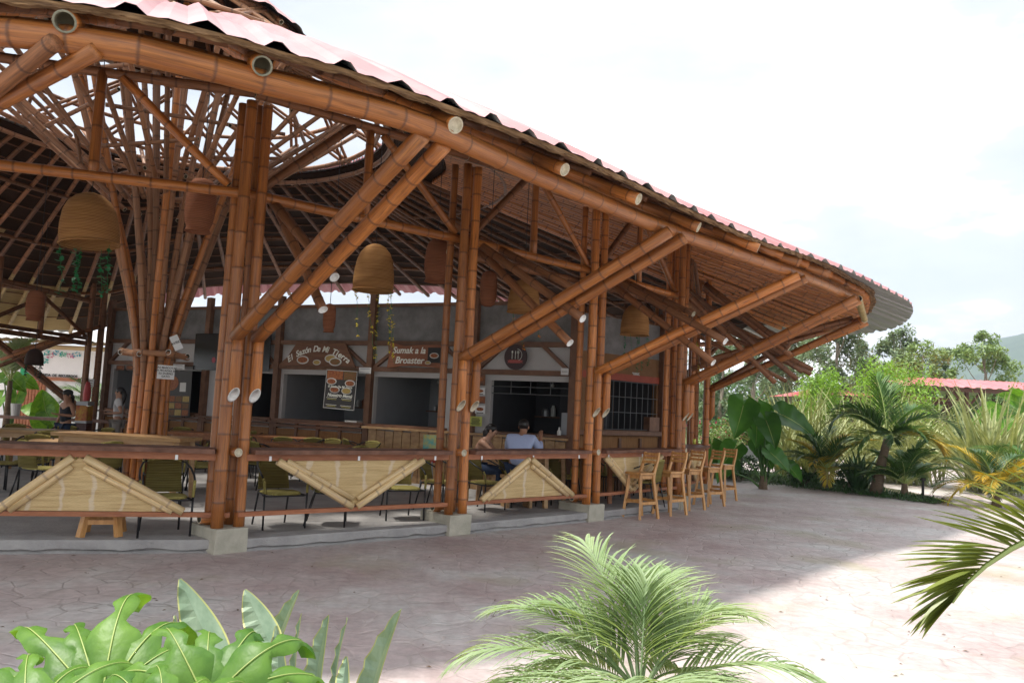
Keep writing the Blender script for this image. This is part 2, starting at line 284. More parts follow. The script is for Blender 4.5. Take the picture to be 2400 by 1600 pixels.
    # a bamboo culm along a polyline: nodes as raised dark rings, hollow cut ends
    def culm(s, pts, r, sp=0.33, seg=10, bow=0.006, taper=0.92, ends=(1, 1), slant=None, phase=None, mi=0, mc=1, ml=2):
        pts = [V(p) for p in pts]; cum = [0.0]
        for a, b in zip(pts, pts[1:]): cum.append(cum[-1] + (b - a).length)
        Lg = cum[-1]; bd = V((U(-1, 1), U(-1, 1), U(-1, 1))); bd = bd * bow * Lg * 0.6
        def P(t):
            t = min(max(t, 0), Lg); i = 0
            while i < len(cum) - 2 and cum[i + 1] < t: i += 1
            k = (t - cum[i]) / max(1e-6, cum[i + 1] - cum[i])
            if len(pts) > 2:
                p0 = pts[max(i - 1, 0)]; p1 = pts[i]; p2 = pts[i + 1]; p3 = pts[min(i + 2, len(pts) - 1)]
                q = 0.5 * ((2 * p1) + (-p0 + p2) * k + (2 * p0 - 5 * p1 + 4 * p2 - p3) * k * k + (-p0 + 3 * p1 - 3 * p2 + p3) * k ** 3)
            else: q = pts[i].lerp(pts[i + 1], k)
            return q + bd * math.sin(math.pi * t / Lg)
        t = (phase if phase is not None else U(0.05, sp)); st = [(0.0, 1.0, 0.0)]
        while t < Lg - 0.03:
            if t > 0.03: st += [(t - 0.022, 1.0, 0.0), (t - 0.008, 1.035, 0.8), (t, 1.05, 1.0), (t + 0.007, 1.01, 0.9), (t + 0.02, 0.995, 0.0)]
            t += sp * U(0.72, 1.28)
        st.append((Lg, 1.0, 0.0)); st = [q for q in st if 0 <= q[0] <= Lg]; st.sort(key=lambda q: q[0])
        rr = lambda t: r * (1 + (taper - 1) * t / Lg)
        tt = (P(0.02) - P(0)).normalized(); x = tt.cross(V((0.13, 0.2, 1)))
        if x.length < 1e-2: x = tt.cross(V((0, 1, 0)))
        x.normalize(); rings = []
        for (t, k, g) in st:
            p = P(t); tt = (P(t + 0.01) - P(t - 0.01)).normalized(); x = (x - tt * x.dot(tt)).normalized(); y = tt.cross(x); rad = rr(t) * k
            vs = []
            for q in range(seg):
                a = 2 * math.pi * q / seg; o = (x * math.cos(a) + y * math.sin(a)); vs.append(p + o * rad)
            if slant:
                for en, dv, am in slant:
                    if (en == 0 and t == 0.0) or (en == 1 and t == Lg):
                        vs = [v + tt * (v - p).dot(dv) / rad * am for v in vs]
            n = s.add(vs); rings.append(n)
            for q in range(seg):
                a = 2 * math.pi * q / seg; s.ring[n + q] = g; s.buv[n + q] = (math.cos(a) * rad * 8, math.sin(a) * rad * 8, t)
        for a, b in zip(rings, rings[1:]):
            for k in range(seg): s.face((a + k, a + (k + 1) % seg, b + (k + 1) % seg, b + k), mi)
        for en in (0, 1):
            rg = rings[0] if en == 0 else rings[-1]; cen = sum((s.v[rg + k] for k in range(seg)), V()) / seg
            tt = (P(0.02) - P(0)).normalized() if en == 0 else (P(Lg - 0.02) - P(Lg)).normalized()
            if ends[en] == 0:
                f = [rg + k for k in range(seg)]; s.face(f[::-1] if en == 0 else f, mi); continue
            n1 = s.add([cen + (s.v[rg + k] - cen) * 0.80 for k in range(seg)])
            dep = {1: 0.10, 2: 0.015, 3: 0.004}[ends[en]]
            n2 = s.add([cen + (s.v[rg + k] - cen) * 0.78 + tt * dep for k in range(seg)])
            for k in range(seg):
                k2 = (k + 1) % seg
                fa = (rg + k, n1 + k, n1 + k2, rg + k2); fb = (n1 + k, n2 + k, n2 + k2, n1 + k2)
                s.face(fa if en == 0 else fa[::-1], mc); s.face(fb if en == 0 else fb[::-1], ml if ends[en] == 1 else mc)
            f = [n2 + k for k in range(seg)]; s.face(f[::-1] if en == 0 else f, ml if ends[en] == 1 else mc)

STATIC = set()
def bam(name, pts, r, parent, m=None, cut=None, **k):
    b = MB(); b.culm(pts, r, **k); return b.build(name, [m or BAM, cut or CUT, INNER], parent, smooth=True)
def thing(name, label, cat, loc=(0, 0, 0), rot=0.0, group=None, static=True):
    o = bpy.data.objects.new(name, None); C.objects.link(o); o.location = loc; o.rotation_euler = (0, 0, rot); o.empty_display_size = 0.2
    o['label'] = label; o['category'] = cat
    if group: o['group'] = group
    if static: STATIC.add(o.name)
    return o
def tag(o, label, cat, group=None, kind=None):
    o['label'] = label; o['category'] = cat
    if group: o['group'] = group
    if kind: o['kind'] = kind
    return o
def copy_tree(o, parent=None):
    c = o.copy(); C.objects.link(c)
    if parent is not None: c.parent = parent
    for ch in list(o.children): copy_tree(ch, c)
    return c
def textmesh(body, size, depth=0.003, shear=0.0, bold=0.0, align='CENTER'):
    cu = bpy.data.curves.new('t', 'FONT'); cu.body = body; cu.size = size; cu.extrude = depth; cu.shear = shear; cu.offset = bold
    cu.align_x = align; cu.align_y = 'CENTER'
    ob = bpy.data.objects.new('t', cu); C.objects.link(ob); bpy.context.view_layer.update()
    me = bpy.data.meshes.new_from_object(ob.evaluated_get(bpy.context.evaluated_depsgraph_get())); bpy.data.objects.remove(ob)
    return me
def add_text(mb, body, size, mt, m=0, **k):
    me = textmesh(body, size, **k); n = mb.add([mt @ v.co for v in me.vertices])
    for p in me.polygons: mb.face([n + i for i in p.vertices], m)
# ================================================================ setting: ground
def ground_mat():
    m = bpy.data.materials.new('stamped_concrete'); m.use_nodes = True; t = m.node_tree; L = t.links.new
    b = t.nodes['Principled BSDF']; b.inputs['Roughness'].default_value = 0.62
    tc = N(t, 'ShaderNodeTexCoord')
    n0 = N(t, 'ShaderNodeTexNoise'); n0.inputs['Scale'].default_value = 1.6; n0.inputs['Detail'].default_value = 4; L(tc.outputs['Object'], n0.inputs['Vector'])
    sb = N(t, 'ShaderNodeVectorMath', operation='MULTIPLY_ADD'); sb.inputs[1].default_value = (0.22, 0.22, 0.0); L(n0.outputs['Color'], sb.inputs[0]); L(tc.outputs['Object'], sb.inputs[2])
    vo = N(t, 'ShaderNodeTexVoronoi', feature='DISTANCE_TO_EDGE'); vo.inputs['Scale'].default_value = 3.6; L(sb.outputs[0], vo.inputs['Vector'])
    ed = N(t, 'ShaderNodeMapRange'); ed.inputs[1].default_value = 0.008; ed.inputs[2].default_value = 0.045; L(vo.outputs[0], ed.inputs[0])
    vc = N(t, 'ShaderNodeTexVoronoi'); vc.inputs['Scale'].default_value = 3.6; L(sb.outputs[0], vc.inputs['Vector'])
    big = N(t, 'ShaderNodeTexNoise'); big.inputs['Scale'].default_value = 0.55; big.inputs['Detail'].default_value = 8; big.inputs['Roughness'].default_value = 0.65; L(tc.outputs['Object'], big.inputs['Vector'])
    r = N(t, 'ShaderNodeValToRGB'); e = r.color_ramp.elements; e[0].position = 0.36; e[0].color = (0.42, 0.325, 0.315, 1); e[1].position = 0.62; e[1].color = (0.56, 0.54, 0.52, 1)
    x = e.new(0.5); x.color = (0.50, 0.43, 0.415, 1); L(big.outputs[0], r.inputs[0])
    fine = N(t, 'ShaderNodeTexNoise'); fine.inputs['Scale'].default_value = 9; fine.inputs['Detail'].default_value = 8; fine.inputs['Roughness'].default_value = 0.7; L(tc.outputs['Object'], fine.inputs['Vector'])
    fr = N(t, 'ShaderNodeMapRange'); fr.inputs[1].default_value = 0.3; fr.inputs[2].default_value = 0.7; fr.inputs[3].default_value = 0.76; fr.inputs[4].default_value = 1.16; L(fine.outputs[0], fr.inputs[0])
    cv = N(t, 'ShaderNodeSeparateColor'); L(vc.outputs['Color'], cv.inputs[0])
    cm = N(t, 'ShaderNodeMapRange'); cm.inputs[3].default_value = 0.93; cm.inputs[4].default_value = 1.06; L(cv.outputs[0], cm.inputs[0])
    m1 = N(t, 'ShaderNodeMath', operation='MULTIPLY'); L(fr.outputs[0], m1.inputs[0]); L(cm.outputs[0], m1.inputs[1])
    vs = N(t, 'ShaderNodeVectorMath', operation='SCALE'); L(r.outputs[0], vs.inputs[0]); L(m1.outputs[0], vs.inputs['Scale'])
    # joints: pale filler in places, dark dirt in others
    jn = N(t, 'ShaderNodeTexNoise'); jn.inputs['Scale'].default_value = 0.35; jn.inputs['Detail'].default_value = 3; L(tc.outputs['Object'], jn.inputs['Vector'])
    jr = N(t, 'ShaderNodeValToRGB'); jr.color_ramp.elements[0].position = 0.44; jr.color_ramp.elements[0].color = (0.58, 0.50, 0.46, 1); jr.color_ramp.elements[1].position = 0.60; jr.color_ramp.elements[1].color = (0.20, 0.17, 0.15, 1); L(jn.outputs[0], jr.inputs[0])
    mx = N(t, 'ShaderNodeMix', data_type='RGBA'); inv = N(t, 'ShaderNodeMath', operation='SUBTRACT'); inv.inputs[0].default_value = 1; L(ed.outputs[0], inv.inputs[1])
    bk = N(t, 'ShaderNodeTexNoise'); bk.inputs['Scale'].default_value = 2.2; bk.inputs['Detail'].default_value = 4; L(tc.outputs['Object'], bk.inputs['Vector'])
    br = N(t, 'ShaderNodeMapRange'); br.inputs[1].default_value = 0.42; br.inputs[2].default_value = 0.60; br.inputs[3].default_value = 0.10; br.inputs[4].default_value = 0.50; L(bk.outputs[0], br.inputs[0])
    m2 = N(t, 'ShaderNodeMath', operation='MULTIPLY'); L(inv.outputs[0], m2.inputs[0]); L(br.outputs[0], m2.inputs[1])
    L(m2.outputs[0], mx.inputs[0]); L(vs.outputs[0], mx.inputs[6]); L(jr.outputs[0], mx.inputs[7])
    # moss / water stains
    ms = N(t, 'ShaderNodeTexNoise'); ms.inputs['Scale'].default_value = 0.7; ms.inputs['Detail'].default_value = 6; mp = N(t, 'ShaderNodeMapping'); mp.inputs['Location'].default_value = (3.1, 7.7, 0); L(tc.outputs['Object'], mp.inputs[0]); L(mp.outputs[0], ms.inputs['Vector'])
    sr = N(t, 'ShaderNodeMapRange'); sr.inputs[1].default_value = 0.55; sr.inputs[2].default_value = 0.70; sr.inputs[4].default_value = 0.5; L(ms.outputs[0], sr.inputs[0])
    mx2 = N(t, 'ShaderNodeMix', data_type='RGBA'); L(sr.outputs[0], mx2.inputs[0]); L(mx.outputs[2], mx2.inputs[6]); mx2.inputs[7].default_value = (0.30, 0.28, 0.14, 1)
    L(mx2.outputs[2], b.inputs['Base Color'])
    hb = N(t, 'ShaderNodeMath', operation='MULTIPLY_ADD'); hb.inputs[1].default_value = 0.3; L(fine.outputs[0], hb.inputs[0]); L(ed.outputs[0], hb.inputs[2])
    bp = N(t, 'ShaderNodeBump'); bp.inputs['Strength'].default_value = 0.45; bp.inputs['Distance'].default_value = 0.012; L(hb.outputs[0], bp.inputs['Height']); L(bp.outputs[0], b.inputs['Normal'])
    return m
STAMP = ground_mat()
GRASS = mat('grass_field', (0.08, 0.13, 0.035), 0.95, col2=(0.17, 0.22, 0.06), vscale=0.15, detail=8)
SOIL = mat('garden_soil', (0.035, 0.03, 0.018), 0.95, col2=(0.10, 0.10, 0.04), vscale=4, bump=0.6, bscale=25, detail=8)
def sheet(name, pts, z, m, kind='structure'):
    b = MB(); n = b.add([(x, y, z) for x, y in pts]); b.face([n + i for i in range(len(pts))]); o = b.build(name, m); o['kind'] = kind; return o
sheet('ground', [(-900, -60), (900, -60), (900, 1500), (-900, 1500)], 0, GRASS)
sheet('pavement', [(-45, -12), (60, -12), (60, 46), (-45, 46)], 0.006, STAMP)
# hills
def hill(name, x0, x1, y, h, seed, m):
    b = MB(); nx, ny = 90, 12; rows = []
    for j in range(ny):
        row = []
        for i in range(nx):
            u = i / (nx - 1); v = j / (ny - 1); X = x0 + (x1 - x0) * u; Y = y + (v - 0.5) * h * 5
            e = math.sin(math.pi * v) * math.sin(math.pi * min(1, max(0, u))) ** 0.5
            z = h * e * (0.55 + 0.6 * noise.noise(V((X / (h * 3.5), seed, v * 0.8)))+0.10 * noise.noise(V((X / (h * .35), seed, v * 3))))
            row.append(b.add([(X, Y, max(z, 0) - 1)]))
        rows.append(row)
    for a, c in zip(rows, rows[1:]):
        for i in range(nx - 1): b.face((a[i], a[i + 1], c[i + 1], c[i]))
    o = b.build(name, m, smooth=True); o['kind'] = 'structure'; return o
HILLM = mat('wooded_hill', (0.025, 0.055, 0.025), 0.95, col2=(0.06, 0.11, 0.04), vscale=0.03, detail=10)
HILLG = mat('grassy_hill', (0.06, 0.12, 0.03), 0.95, col2=(0.16, 0.24, 0.06), vscale=0.02, detail=8)
hill('hill', 660, 2600, 1350, 330, 3.3, HILLM)
hill('hill', 60, 620, 420, 34, 9.1, HILLG)

# ================================================================ bamboo restaurant pavilion
C0 = V((-6.14, 13.5, 0))
def nrm(v): return V(v).normalized()
cl = [None] * 8
for i, (px, py) in {1: (541, 1297), 2: (1078, 1254), 3: (1397, 1222)}.items(): cl[i] = atZ(px, py, 0)
n1 = nrm((0.72, -0.69, 0))
for i in (1, 2, 3): cl[i] = cl[i] - n1 * 0.22
cl[0] = cl[1] + V((-5.2, -1.5, 0)); cl[4] = V((3.3, 15.5, 0)); cl[5] = V((4.5, 18.4, 0)); cl[6] = V((4.3, 21.4, 0)); cl[7] = V((2.2, 23.2, 0))
TN = []
for i in range(8):
    a = cl[max(i - 1, 0)]; c = cl[min(i + 1, 7)]; t = nrm(c - a); TN.append((t, V((t.y, -t.x, 0))))
ZB = 0.28; SL = 0.15; EZ = 4.12
pav = thing('bamboo_pavilion', 'large round open-sided bamboo restaurant pavilion with a sweeping red metal roof', 'pavilion', (C0.x, C0.y, 0))
# slab
b = MB(); edge = []
outer = [cl[0] + TN[0][1] * 0.25 + V((-5, -1.6, 0))] + [cl[i] + (n1 if i in (1,2,3) else TN[i][1]) * 0.19 for i in range(8)] + [V((-2, 25, 0)), V((-11.5, 26, 0)), V((-13, 20, 0)), V((-12.5, 10, 0))]
pts = []
for a, c in zip(outer, outer[1:] + outer[:1]):
    n = max(2, int((c - a).length / 0.12))
    for k in range(n): pts.append(a.lerp(c, k / n))
def rough(p, s): return noise.noise(V((p.x * 3, p.y * 3, s))) 
top = b.add([p + V((0, 0, SL)) for p in pts]); 
ctr = sum(pts, V()) / len(pts)
def outw(i):
    t = nrm(pts[(i + 1) % len(pts)] - pts[i - 1]); return V((t.y, -t.x, 0))
mid = b.add([p + outw(i) * (0.012 + 0.01 * rough(p, 1)) + V((0, 0, SL - 0.02)) for i, p in enumerate(pts)])
low = b.add([p + outw(i) * (0.01 + 0.02 * rough(p, 5)) + V((0, 0, 0.05 + 0.022 * noise.noise(p * 9) + 0.02 * rough(p, 9))) for i, p in enumerate(pts)])
und = b.add([p - outw(i) * 0.035 + V((0, 0, 0.035)) for i, p in enumerate(pts)])
bot = b.add([p + outw(i) * (0.02 + 0.05 * rough(p, 22)) + V((0, 0, 0.0)) for i, p in enumerate(pts)])
n = len(pts)
b.face([top + i for i in range(n)])
for A, B_ in ((top, mid), (mid, low), (low, und), (und, bot)):
    for i in range(n): b.face((A + i, B_ + i, B_ + (i + 1) % n, A + (i + 1) % n))
b.build('floor_slab', CONC, pav)

# posts
def post_cluster(i):
    c = cl[i]; t, nn = TN[i]
    if i in (1, 2, 3): t, nn = V((-n1.y, n1.x, 0)), n1
    b = MB(); b.box((c.x - nn.x * 0.1, c.y - nn.y * 0.1, ZB / 2), (0.66, 0.40, ZB), rot=math.atan2(nn.y, nn.x))
    for k, v in enumerate(b.v): b.v[k] = v + V((U(-.01, .01), U(-.01, .01), 0))
    o = b.build('footing', BLOCK, pav)
    bv = o.modifiers.new('b', 'BEVEL'); bv.width = 0.012; bv.segments = 2
    lay = [(-0.13, 0.10, 0.068, 5.25), (0.13, 0.10, 0.068, 5.25), (0.11, -0.10, 0.055, 5.3), (-0.08, -0.20, 0.058, 5.3), (0.26, -0.25, 0.055, 5.3)]
    for k, (a, d, r, zt) in enumerate(lay):
        p = c + t * a + nn * d
        bam('pole', [p + V((0, 0, ZB)), p + t * U(-.03, .03) + V((0, 0, zt))], r * U(.95, 1.05), pav, sp=U(.30, .38), seg=14, ends=(0, 0))
    # stubs that carry the struts, cut aslant at the foot
    for a in (-0.13, 0.13):
        p = c + t * (a + 0.01) + nn * 0.235
        bam('strut_stub', [p + V((0, 0, 1.78)), p + V((0, 0, 2.52))], 0.064, pav, sp=0.34, seg=16, ends=(2, 0), slant=[(0, nn, 0.085)], cut=WHITEC if i == 1 else CUT, phase=0.5)
    # horizontal log through the cluster at counter height and one at the foot
    q = c + nn * 0.12 + V((0, 0, 1.13))
    bam('cross_log', [q - nn * 0.35, q + nn * 0.10], 0.055, pav, seg=14, ends=(2, 2), cut=CUT)
    q = c - nn * 0.12 + V((0, 0, 0.36)); bam('cross_log', [q - t * 0.24, q + t * 0.20], 0.055, pav, seg=12, ends=(1, 1))
for i in range(8): post_cluster(i)

# eave beam
ebp = [(-700, 60), (-300, 66), (0, 76), (306, 116), (612, 192), (910, 268), (1048, 318), (1254, 411), (1400, 472), (1544, 531), (1785, 614), (1889, 650), (2004, 700)]
EB = [atZ(x, y, EZ) for x, y in ebp]
def seglen(P): return sum((b_ - a).length for a, b_ in zip(P, P[1:]))
def path_pts(P, t0, t1):
    cum = [0]
    for a, c in zip(P, P[1:]): cum.append(cum[-1] + (c - a).length)
    def at(t):
        t = max(0, min(t, cum[-1]))
        for i in range(len(P) - 1):
            if t <= cum[i + 1] + 1e-9: return P[i].lerp(P[i + 1], (t - cum[i]) / (cum[i + 1] - cum[i]))
        return P[-1]
    return [at(t0)] + [P[i] for i in range(len(P)) if t0 + .05 < cum[i] < t1 - .05] + [at(t1)]
bam('eave_beam', path_pts(EB, 0, 30), 0.098, pav, sp=0.40, seg=18, bow=0, taper=0.82, ends=(0, 1), phase=.2)
out2 = []
for i, p in enumerate(EB):
    t = nrm(EB[min(i + 1, len(EB) - 1)] - EB[max(i - 1, 0)]); out2.append(p + V((t.y, -t.x, 0)) * -0.20 + V((0, 0, 0.13)))
bam('eave_beam', out2, 0.075, pav, sp=0.42, seg=14, bow=0, ends=(0, 1))

# struts from the posts up to the eave beam
SE = {0: [(170, 112), (226, 122)], 1: [(985, 322), (1035, 345)], 2: [(1565, 545), (1600, 560)], 3: [(1868, 648), (1885, 655)], 4: [(2003, 700), (2012, 706)], 5: [(2022, 752), (2030, 757)]}
def offs(p, d): return p + V(d)
for i in range(0, 6):
    c = cl[i]; t, nn = TN[i]
    if i in (1, 2, 3): t, nn = V((-n1.y, n1.x, 0)), n1
    for k, a in enumerate((-0.13, 0.13)):
        p0 = c + t * a + nn * 0.20 + V((0, 0, 2.44)); p1 = atZ(*SE[i][k], EZ - 0.10 if i < 5 else EZ - .12); p1 = p1 + nrm(p1 - p0) * .03
        if i == 0: p1 = atZ(*((128, 98), (226, 120))[k], EZ - .08); p0 = (atY(-500, 600, 6.9), atY(-700, 628, 7.3))[k]
        bam('strut', [p0, p1], (0.058 if i == 0 else 0.077) if i < 3 else 0.07, pav, m=BAM if (i or k) else BAMD, sp=0.36, seg=16, bow=0.008, taper=1.0, ends=(0, 0))  # very first strut lies in shadow, painted with the shaded bamboo
# corner of the eave: short upright pole and the return beam
cA = atZ(2012, 700, EZ); cB = atZ(2026, 748, EZ - 0.1)
bam('eave_beam', [cA, cB], 0.07, pav, m=BAMT, seg=14)
bam('eave_beam', [cB, V((7.4, 18.6, 4.0)), V((6.9, 21.0, 3.95)), V((5.2, 23.8, 3.95))], 0.08, pav, seg=12, bow=0)
for i, e in ((5, V((7.2, 19.6, 3.9))), (6, V((6.8, 21.4, 3.9))), (6, V((6.0, 23.0, 3.9))), (7, V((4.6, 24.6, 3.9)))):
    c = cl[i]; t, nn = TN[i]
    for a in (-.12, .12): bam('strut', [c + t * a + nn * .15 + V((0, 0, 2.45)), e + t * a], 0.065, pav, m=BAMD)
# crossing braces that descend from the post heads and stick out, ends cut
def brace(i, a, s0, z0, s1, z1, r=0.064, cut=WHITEC, m=BAMD):
    c = cl[i]; t, nn = TN[i]
    if i in (1, 2, 3): t, nn = V((-n1.y, n1.x, 0)), n1
    return bam('brace', [c + t * a[0] + nn * s0 + V((0, 0, z0)), c + t * a[1] + nn * s1 + V((0, 0, z1))], r, pav, m=m, cut=cut, seg=14, ends=(0, 2), sp=.4)
BE = {1: [(784, 650), (757, 726)], 2: [(1366, 747), (1336, 804)], 3: [(1700, 800), (1672, 850)]}
for i, es in BE.items():
    c = cl[i]; t, nn = V((-n1.y, n1.x, 0)), n1
    for k, (px, py) in enumerate(es):
        a = 0.36 + 0.16 * k
        A_ = c + t * a; p = atP(px, py, A_, A_ + nn)
        bam('brace', [A_ - nn * 0.35 + V((0, 0, 4.35 - .1 * k)), p], 0.062, pav, m=BAMD, cut=WHITEC, seg=14, ends=(0, 2), sp=.42)
for i in (2, 3):       # second crossed pair, shorter, further along
    c = cl[i]; t, nn = V((-n1.y, n1.x, 0)), n1
    for k in (0,):
        A_ = c + t * (0.72 + .5 * k)
        bam('brace', [A_ - nn * 1.2 + V((0, 0, 4.75)), A_ + nn * (1.5 - .3 * k) + V((0, 0, 3.45))], 0.055, pav, m=BAMD, cut=CUT, seg=12, ends=(0, 2), sp=.4)
for (x, y, z, x2, y2, z2) in [(3.4, 16.6, 4.7, 6.2, 17.0, 2.72), (3.5, 17.2, 4.7, 6.1, 17.4, 2.95), (3.6, 17.8, 4.7, 6.7, 18.0, 2.95), (3.9, 18.6, 4.6, 7.2, 18.7, 3.05), (4.0, 19.2, 4.6, 7.5, 19.6, 3.0), (4.0, 20.2, 4.5, 7.6, 20.4, 3.15), (4.0, 16.4, 4.5, 5.75, 16.1, 3.15), (3.9, 15.9, 4.5, 5.4, 15.2, 3.2), (4, 21.3, 4.5, 7.6, 21.6, 2.9), (3.3, 16.2, 4.6, 5.6, 16.6, 2.6), (4.2, 17.4, 3.0, 7.4, 17.0, 4.1), (4.2, 18.2, 2.9, 7.6, 18.6, 4.0)]:
    bam('brace', [(x, y, z), (x2, y2, z2)], 0.062, pav, m=BAMD, cut=CUT, seg=12, ends=(0, 2), sp=.4)

# trusses between the post heads
ZT, ZC = 5.42, 4.18
def inw(i, d):
    nn = n1 if i in (1, 2, 3) else TN[i][1]
    return cl[i] - nn * d
for i in range(0, 7):
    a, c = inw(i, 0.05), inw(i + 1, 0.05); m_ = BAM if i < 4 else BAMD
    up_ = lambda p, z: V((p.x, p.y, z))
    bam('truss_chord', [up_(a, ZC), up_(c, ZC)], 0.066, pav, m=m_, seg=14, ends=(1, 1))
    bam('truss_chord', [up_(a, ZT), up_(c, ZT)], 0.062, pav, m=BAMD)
    mdp = a.lerp(c, .5)
    if i == 0: mdp = a.lerp(c, .69)
    bam('truss_web', [up_(mdp, ZC + .05), up_(mdp, ZT)], 0.06, pav, m=m_, seg=12)
    bam('truss_web', [up_(a.lerp(c, .56 if i else .73), ZT - .05), up_(a.lerp(c, .96), ZC + .08)], 0.055, pav, m=m_, seg=12)
    bam('truss_web', [up_(a.lerp(c, .42), ZT - .05), up_(a.lerp(c, .05), ZC + .08)], 0.055, pav, m=BAMD, seg=12)
    a2, c2 = inw(i, 0.34), inw(i + 1, 0.34)
    if i > 1: bam('truss_chord', [up_(a2, ZC - .14), up_(c2, ZC - .14)], 0.06, pav, m=BAMD)

# left and rear post clusters and trusses
back = [V((-10.95, 20.3, 0)), V((-11.3, 16.6, 0)), V((-11.6, 12.8, 0)), V((-11.0, 9.0, 0))]
for k, c in enumerate(back):
    for dx, dy in ((0, 0), (.2, .1), (-.14, .2), (.12, -.22), (.34, -.05)):
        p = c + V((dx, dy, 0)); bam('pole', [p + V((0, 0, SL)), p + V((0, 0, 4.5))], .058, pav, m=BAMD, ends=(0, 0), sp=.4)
    bb = MB(); bb.box((c.x + .08, c.y, .2), (.7, .6, .26)); bb.build('footing', BLOCK, pav)
for a, c in zip(back, back[1:]):
    for z, r in ((4.05, .07), (2.95, .065), (3.08, .05)): bam('truss_chord', [V((a.x, a.y, z)), V((c.x, c.y, z))], r, pav, m=BAMD)
    md = a.lerp(c, .5)
    bam('truss_web', [V((md.x, md.y, 2.95)), V((md.x, md.y, 4.05))], .06, pav, m=BAMD)
    bam('truss_web', [V((md.x, md.y, 3.9)), V((a.x, a.y, 3.05))], .05, pav, m=BAMD); bam('truss_web', [V((md.x, md.y, 3.9)), V((c.x, c.y, 3.05))], .05, pav, m=BAMD)
for k, (c, e) in enumerate(((back[0], V((-13.4, 19.4, 3.3))), (back[1], V((-14.0, 16.0, 3.3))))):
    for o_ in (-.12, .12): bam('strut', [V((c.x, c.y + o_, 1.20)), e + V((0, o_, 0))], .065, pav, m=BAMD)
for y0, z0, z1 in ((19.9, 3.1, 2.4), (20.3, 3.2, 2.6), (19.6, 3.0, 2.15)): bam('brace', [(-10.7, y0, z0 + .2), (-12.6, y0 - .5, z1)], .05, pav, m=BAMD, cut=INNER)

# ------------------------------------------------ roof
shp = [(-700, -30), (-300, -22), (0, -6), (293, 34), (499, 79), (671, 129), (820, 170), (962, 219), (1082, 262), (1199, 306), (1400, 389), (1665, 515), (1803, 574), (1865, 593), (1992, 641), (2087, 687), (2135, 715)]
E = [atZ(x, y, 4.26) for x, y in shp] + [atZ(2134, 745, 4.22), atZ(2106, 769, 4.15), V((9.0, 20.2, 4.12)), V((8.0, 22.2, 4.15)), V((6.0, 24.0, 4.2)), V((3.0, 25.0, 4.3))]
E += [V((-1, 23.0, 4.95)), V((-6, 23.6, 5.0)), V((-10.2, 23.8, 4.6)), V((-12.2, 23.4, 3.6)), V((-13.8, 21.6, 3.25)), V((-14.6, 17.5, 3.25)), V((-14.8, 12.5, 3.5)), V((-13.5, 8.5, 3.8)), V((-11.0, 6.0, 4.1))]
RO, ZO = 3.7, 6.75
cumE = [0]
EE = E + [E[0]]
for a, c in zip(EE, EE[1:]): cumE.append(cumE[-1] + (c - a).length)
def Eat(s):
    s = s % cumE[-1]
    for i in range(len(E)):
        if s <= cumE[i + 1]:
            k = (s - cumE[i]) / (cumE[i + 1] - cumE[i]); p0, p1, p2, p3 = EE[i - 1 if i else len(E) - 1], EE[i], EE[i + 1], EE[(i + 2) % len(E)]
            q = 0.5 * ((2 * p1) + (-p0 + p2) * k + (2 * p0 - 5 * p1 + 4 * p2 - p3) * k * k + (-p0 + 3 * p1 - 3 * p2 + p3) * k ** 3)
            return q
    return E[0]
def Oat(p, r=RO, z=ZO):
    d = V((p.x - C0.x, p.y - C0.y, 0)).normalized(); return V((C0.x + d.x * r, C0.y + d.y * r, z))
def roofp(s, k, dz=0.0):
    e = Eat(s); o = Oat(e); p = e.lerp(o, k); sag = 0.16 * math.sin(math.pi * k); p.z += dz + sag; return p
ROOFM = bpy.data.materials.new('red_roof_sheet'); ROOFM.use_nodes = True
def _roofmat(m, c1, c2, under):
    t = m.node_tree; L = t.links.new; b = t.nodes['Principled BSDF']; b.inputs['Roughness'].default_value = 0.45; b.inputs['Coat Weight'].default_value = 0.15; b.inputs['Coat Roughness'].default_value = .2
    tc = N(t, 'ShaderNodeTexCoord'); ns = N(t, 'ShaderNodeTexNoise'); ns.inputs['Scale'].default_value = 0.8; ns.inputs['Detail'].default_value = 7; L(tc.outputs['Object'], ns.inputs['Vector'])
    r = N(t, 'ShaderNodeValToRGB'); r.color_ramp.elements[0].position = .35; r.color_ramp.elements[1].position = .65; r.color_ramp.elements[0].color = (*c1, 1); r.color_ramp.elements[1].color = (*c2, 1); L(ns.outputs[0], r.inputs[0])
    g = N(t, 'ShaderNodeNewGeometry'); mx = N(t, 'ShaderNodeMix', data_type='RGBA'); L(g.outputs['Backfacing'], mx.inputs[0]); L(r.outputs[0], mx.inputs[6]); mx.inputs[7].default_value = (*under, 1); L(mx.outputs[2], b.inputs['Base Color'])
_roofmat(ROOFM, (0.43, 0.17, 0.18), (0.56, 0.31, 0.31), (0.30, 0.31, 0.31))
rs = MB(); NS = int(cumE[-1] / 0.065); KK = [0, .05, .2, .4, .6, .8, 1.0]
rows = []
for k in KK:
    row = []
    for i in range(NS):
        s = cumE[-1] * i / NS; ph = (s % 0.5) / 0.5
        h = 0.065 * min(1, max(0, 1.6 - abs(ph - 0.5) * 8)) + 0.012 * min(1, max(0, 1.5 - abs((ph + .5) % 1 - .5) * 10))
        jag = 0.05 * noise.noise(V((s * .6, 2, 0))) + 0.02 * noise.noise(V((s * 3.0, 5, 0)))
        kk = k + (jag * 0.12 if k == 0 else 0)
        p = roofp(s, kk, 0.02 + h); row.append(rs.add([p])[0] if False else rs.add([p]))
    rows.append(row)
for a, c in zip(rows, rows[1:]):
    for i in range(NS):
        j = (i + 1) % NS; q = rs.v[a[i]]; rs.face((a[i], a[j], c[j], c[i]), 1 if q.y > 19.5 and -11.5 < q.x < 3 else 0)
